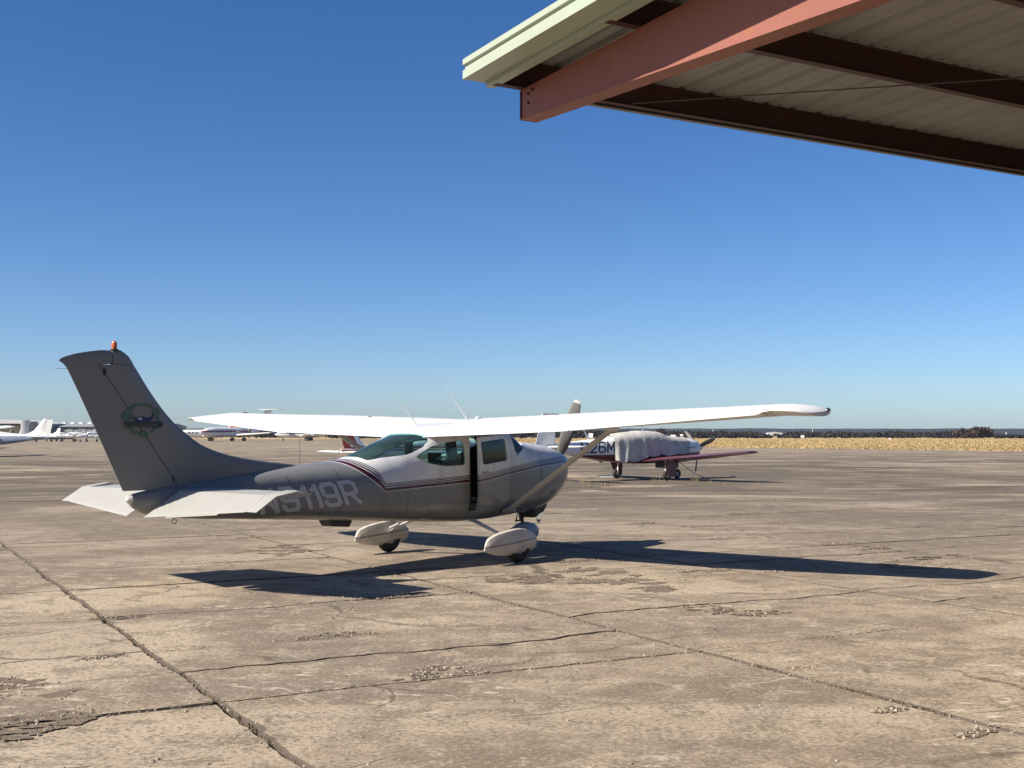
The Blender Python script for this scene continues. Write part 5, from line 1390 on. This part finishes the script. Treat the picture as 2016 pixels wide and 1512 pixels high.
HG2 = thing('gable_hangar', 'hangar with its dark open doorway painted as olive panels, under a grey gable roof at the left picture edge', 'hangar', (0, 0, 0))
D2 = 380.0; s2 = D2 / F_PX; xa, xb = (-75 - 1008) * s2, (62 - 1008) * s2; zz = lambda py: CAM_H + (HOR - py) * s2
b = MB(); b.box(xa, xb, D2, D2 + 30, 0, zz(834)); b.build('wall', M['grey_sheet'], HG2)
b = MB(); b.loft([[(xa - .4, y, zz(834)), (xb + .3, y, zz(834)), (xb + .3, y, zz(833)), ((xa + xb) / 2 + 2, y, zz(826)), (xa - .4, y, zz(833))] for y in (D2 - .6, D2 + 30.5)]); b.build('roof', M['pale_grey'], HG2)
for k in range(8):
    w = (xb - xa - 1.2) / 8; b = MB(); b.box(xa + .6 + k * w + .02, xa + .6 + (k + 1) * w - .02, D2 - .22 - .1 * (k % 2), D2 - .02, 0, zz(835.2)); b.build('door_panel', M['olive'], HG2)  # olive panels paint the dark interior of the open doorway
# white signs, poles and a shed out on the field
for (px, py, D, w, h, lab) in ((1163, 857, 260, .9, 1.3, 'small white sign on the field left of the covered aeroplane'), (1325, 860, 270, 1.1, 1.2, 'white sign board on the grass above the covered cabin'), (1342, 859, 330, .8, .7, 'tiny white marker just right of the sign board above the cabin'), (1580, 861, 330, .9, .9, 'lone white marker on the grass below the white wing tip'), (1752, 866, 300, .5, .5, 'tiny white runway marker left of the far right trees')):
    g = at_y(px, py, D); t = thing('field_sign', lab, 'sign', (g.x, D, 0)); zt_ = max(at_y(px, py - 4, D).z, h)
    b = MB(); b.box(-w / 2, w / 2, -.04, .04, zt_ - h * .7, zt_); b.build('board', M['skylight'], t)
    for s in (-1, 1): b = MB(); b.box(s * w * .35 - .04, s * w * .35 + .04, -.03, .03, -.06, zt_ - h * .7); b.build('post', M['pale_grey'], t)
g = at_y(1526, 858, 1050.0); t = thing('white_shed', 'long low white building among the far trees right of centre', 'building', (g.x, 1050, 0))
b = MB(); b.box(-6, 6, 0, 8, 0, 2.4); b.build('wall', M['skylight'], t); b = MB(); b.loft([[(-6.3, y, 2.4), (6.3, y, 2.4), (6.3, y, 2.5), (0, y, 3.3), (-6.3, y, 2.5)] for y in (-.3, 8.3)]); b.build('roof', M['pale_grey'], t)
for (px, top, D, lab) in ((1404, 847, 900, 'thin pale mast above the trees beside the covered aeroplane propeller'), (1600, 843, 1500, 'thin pale mast on the skyline just under the wing tip'), (1981, 852, 800, 'white pointed mast at the far right edge of the trees')):
    g = at_y(px, 858, D); zt_ = at_y(px, top, D).z; t = thing('mast', lab, 'mast', (g.x, D, 0))
    b = MB(); b.tube([(0, 0, -.06), (0, 0, zt_ * .6), (0, 0, zt_)], [.30, .22, .08], 8); b.build('pole', M['skylight'], t, 40); b = MB(); b.ball((0, 0, zt_), .3, 8, 5); b.build('lamp_head', M['skylight'], t, 40)
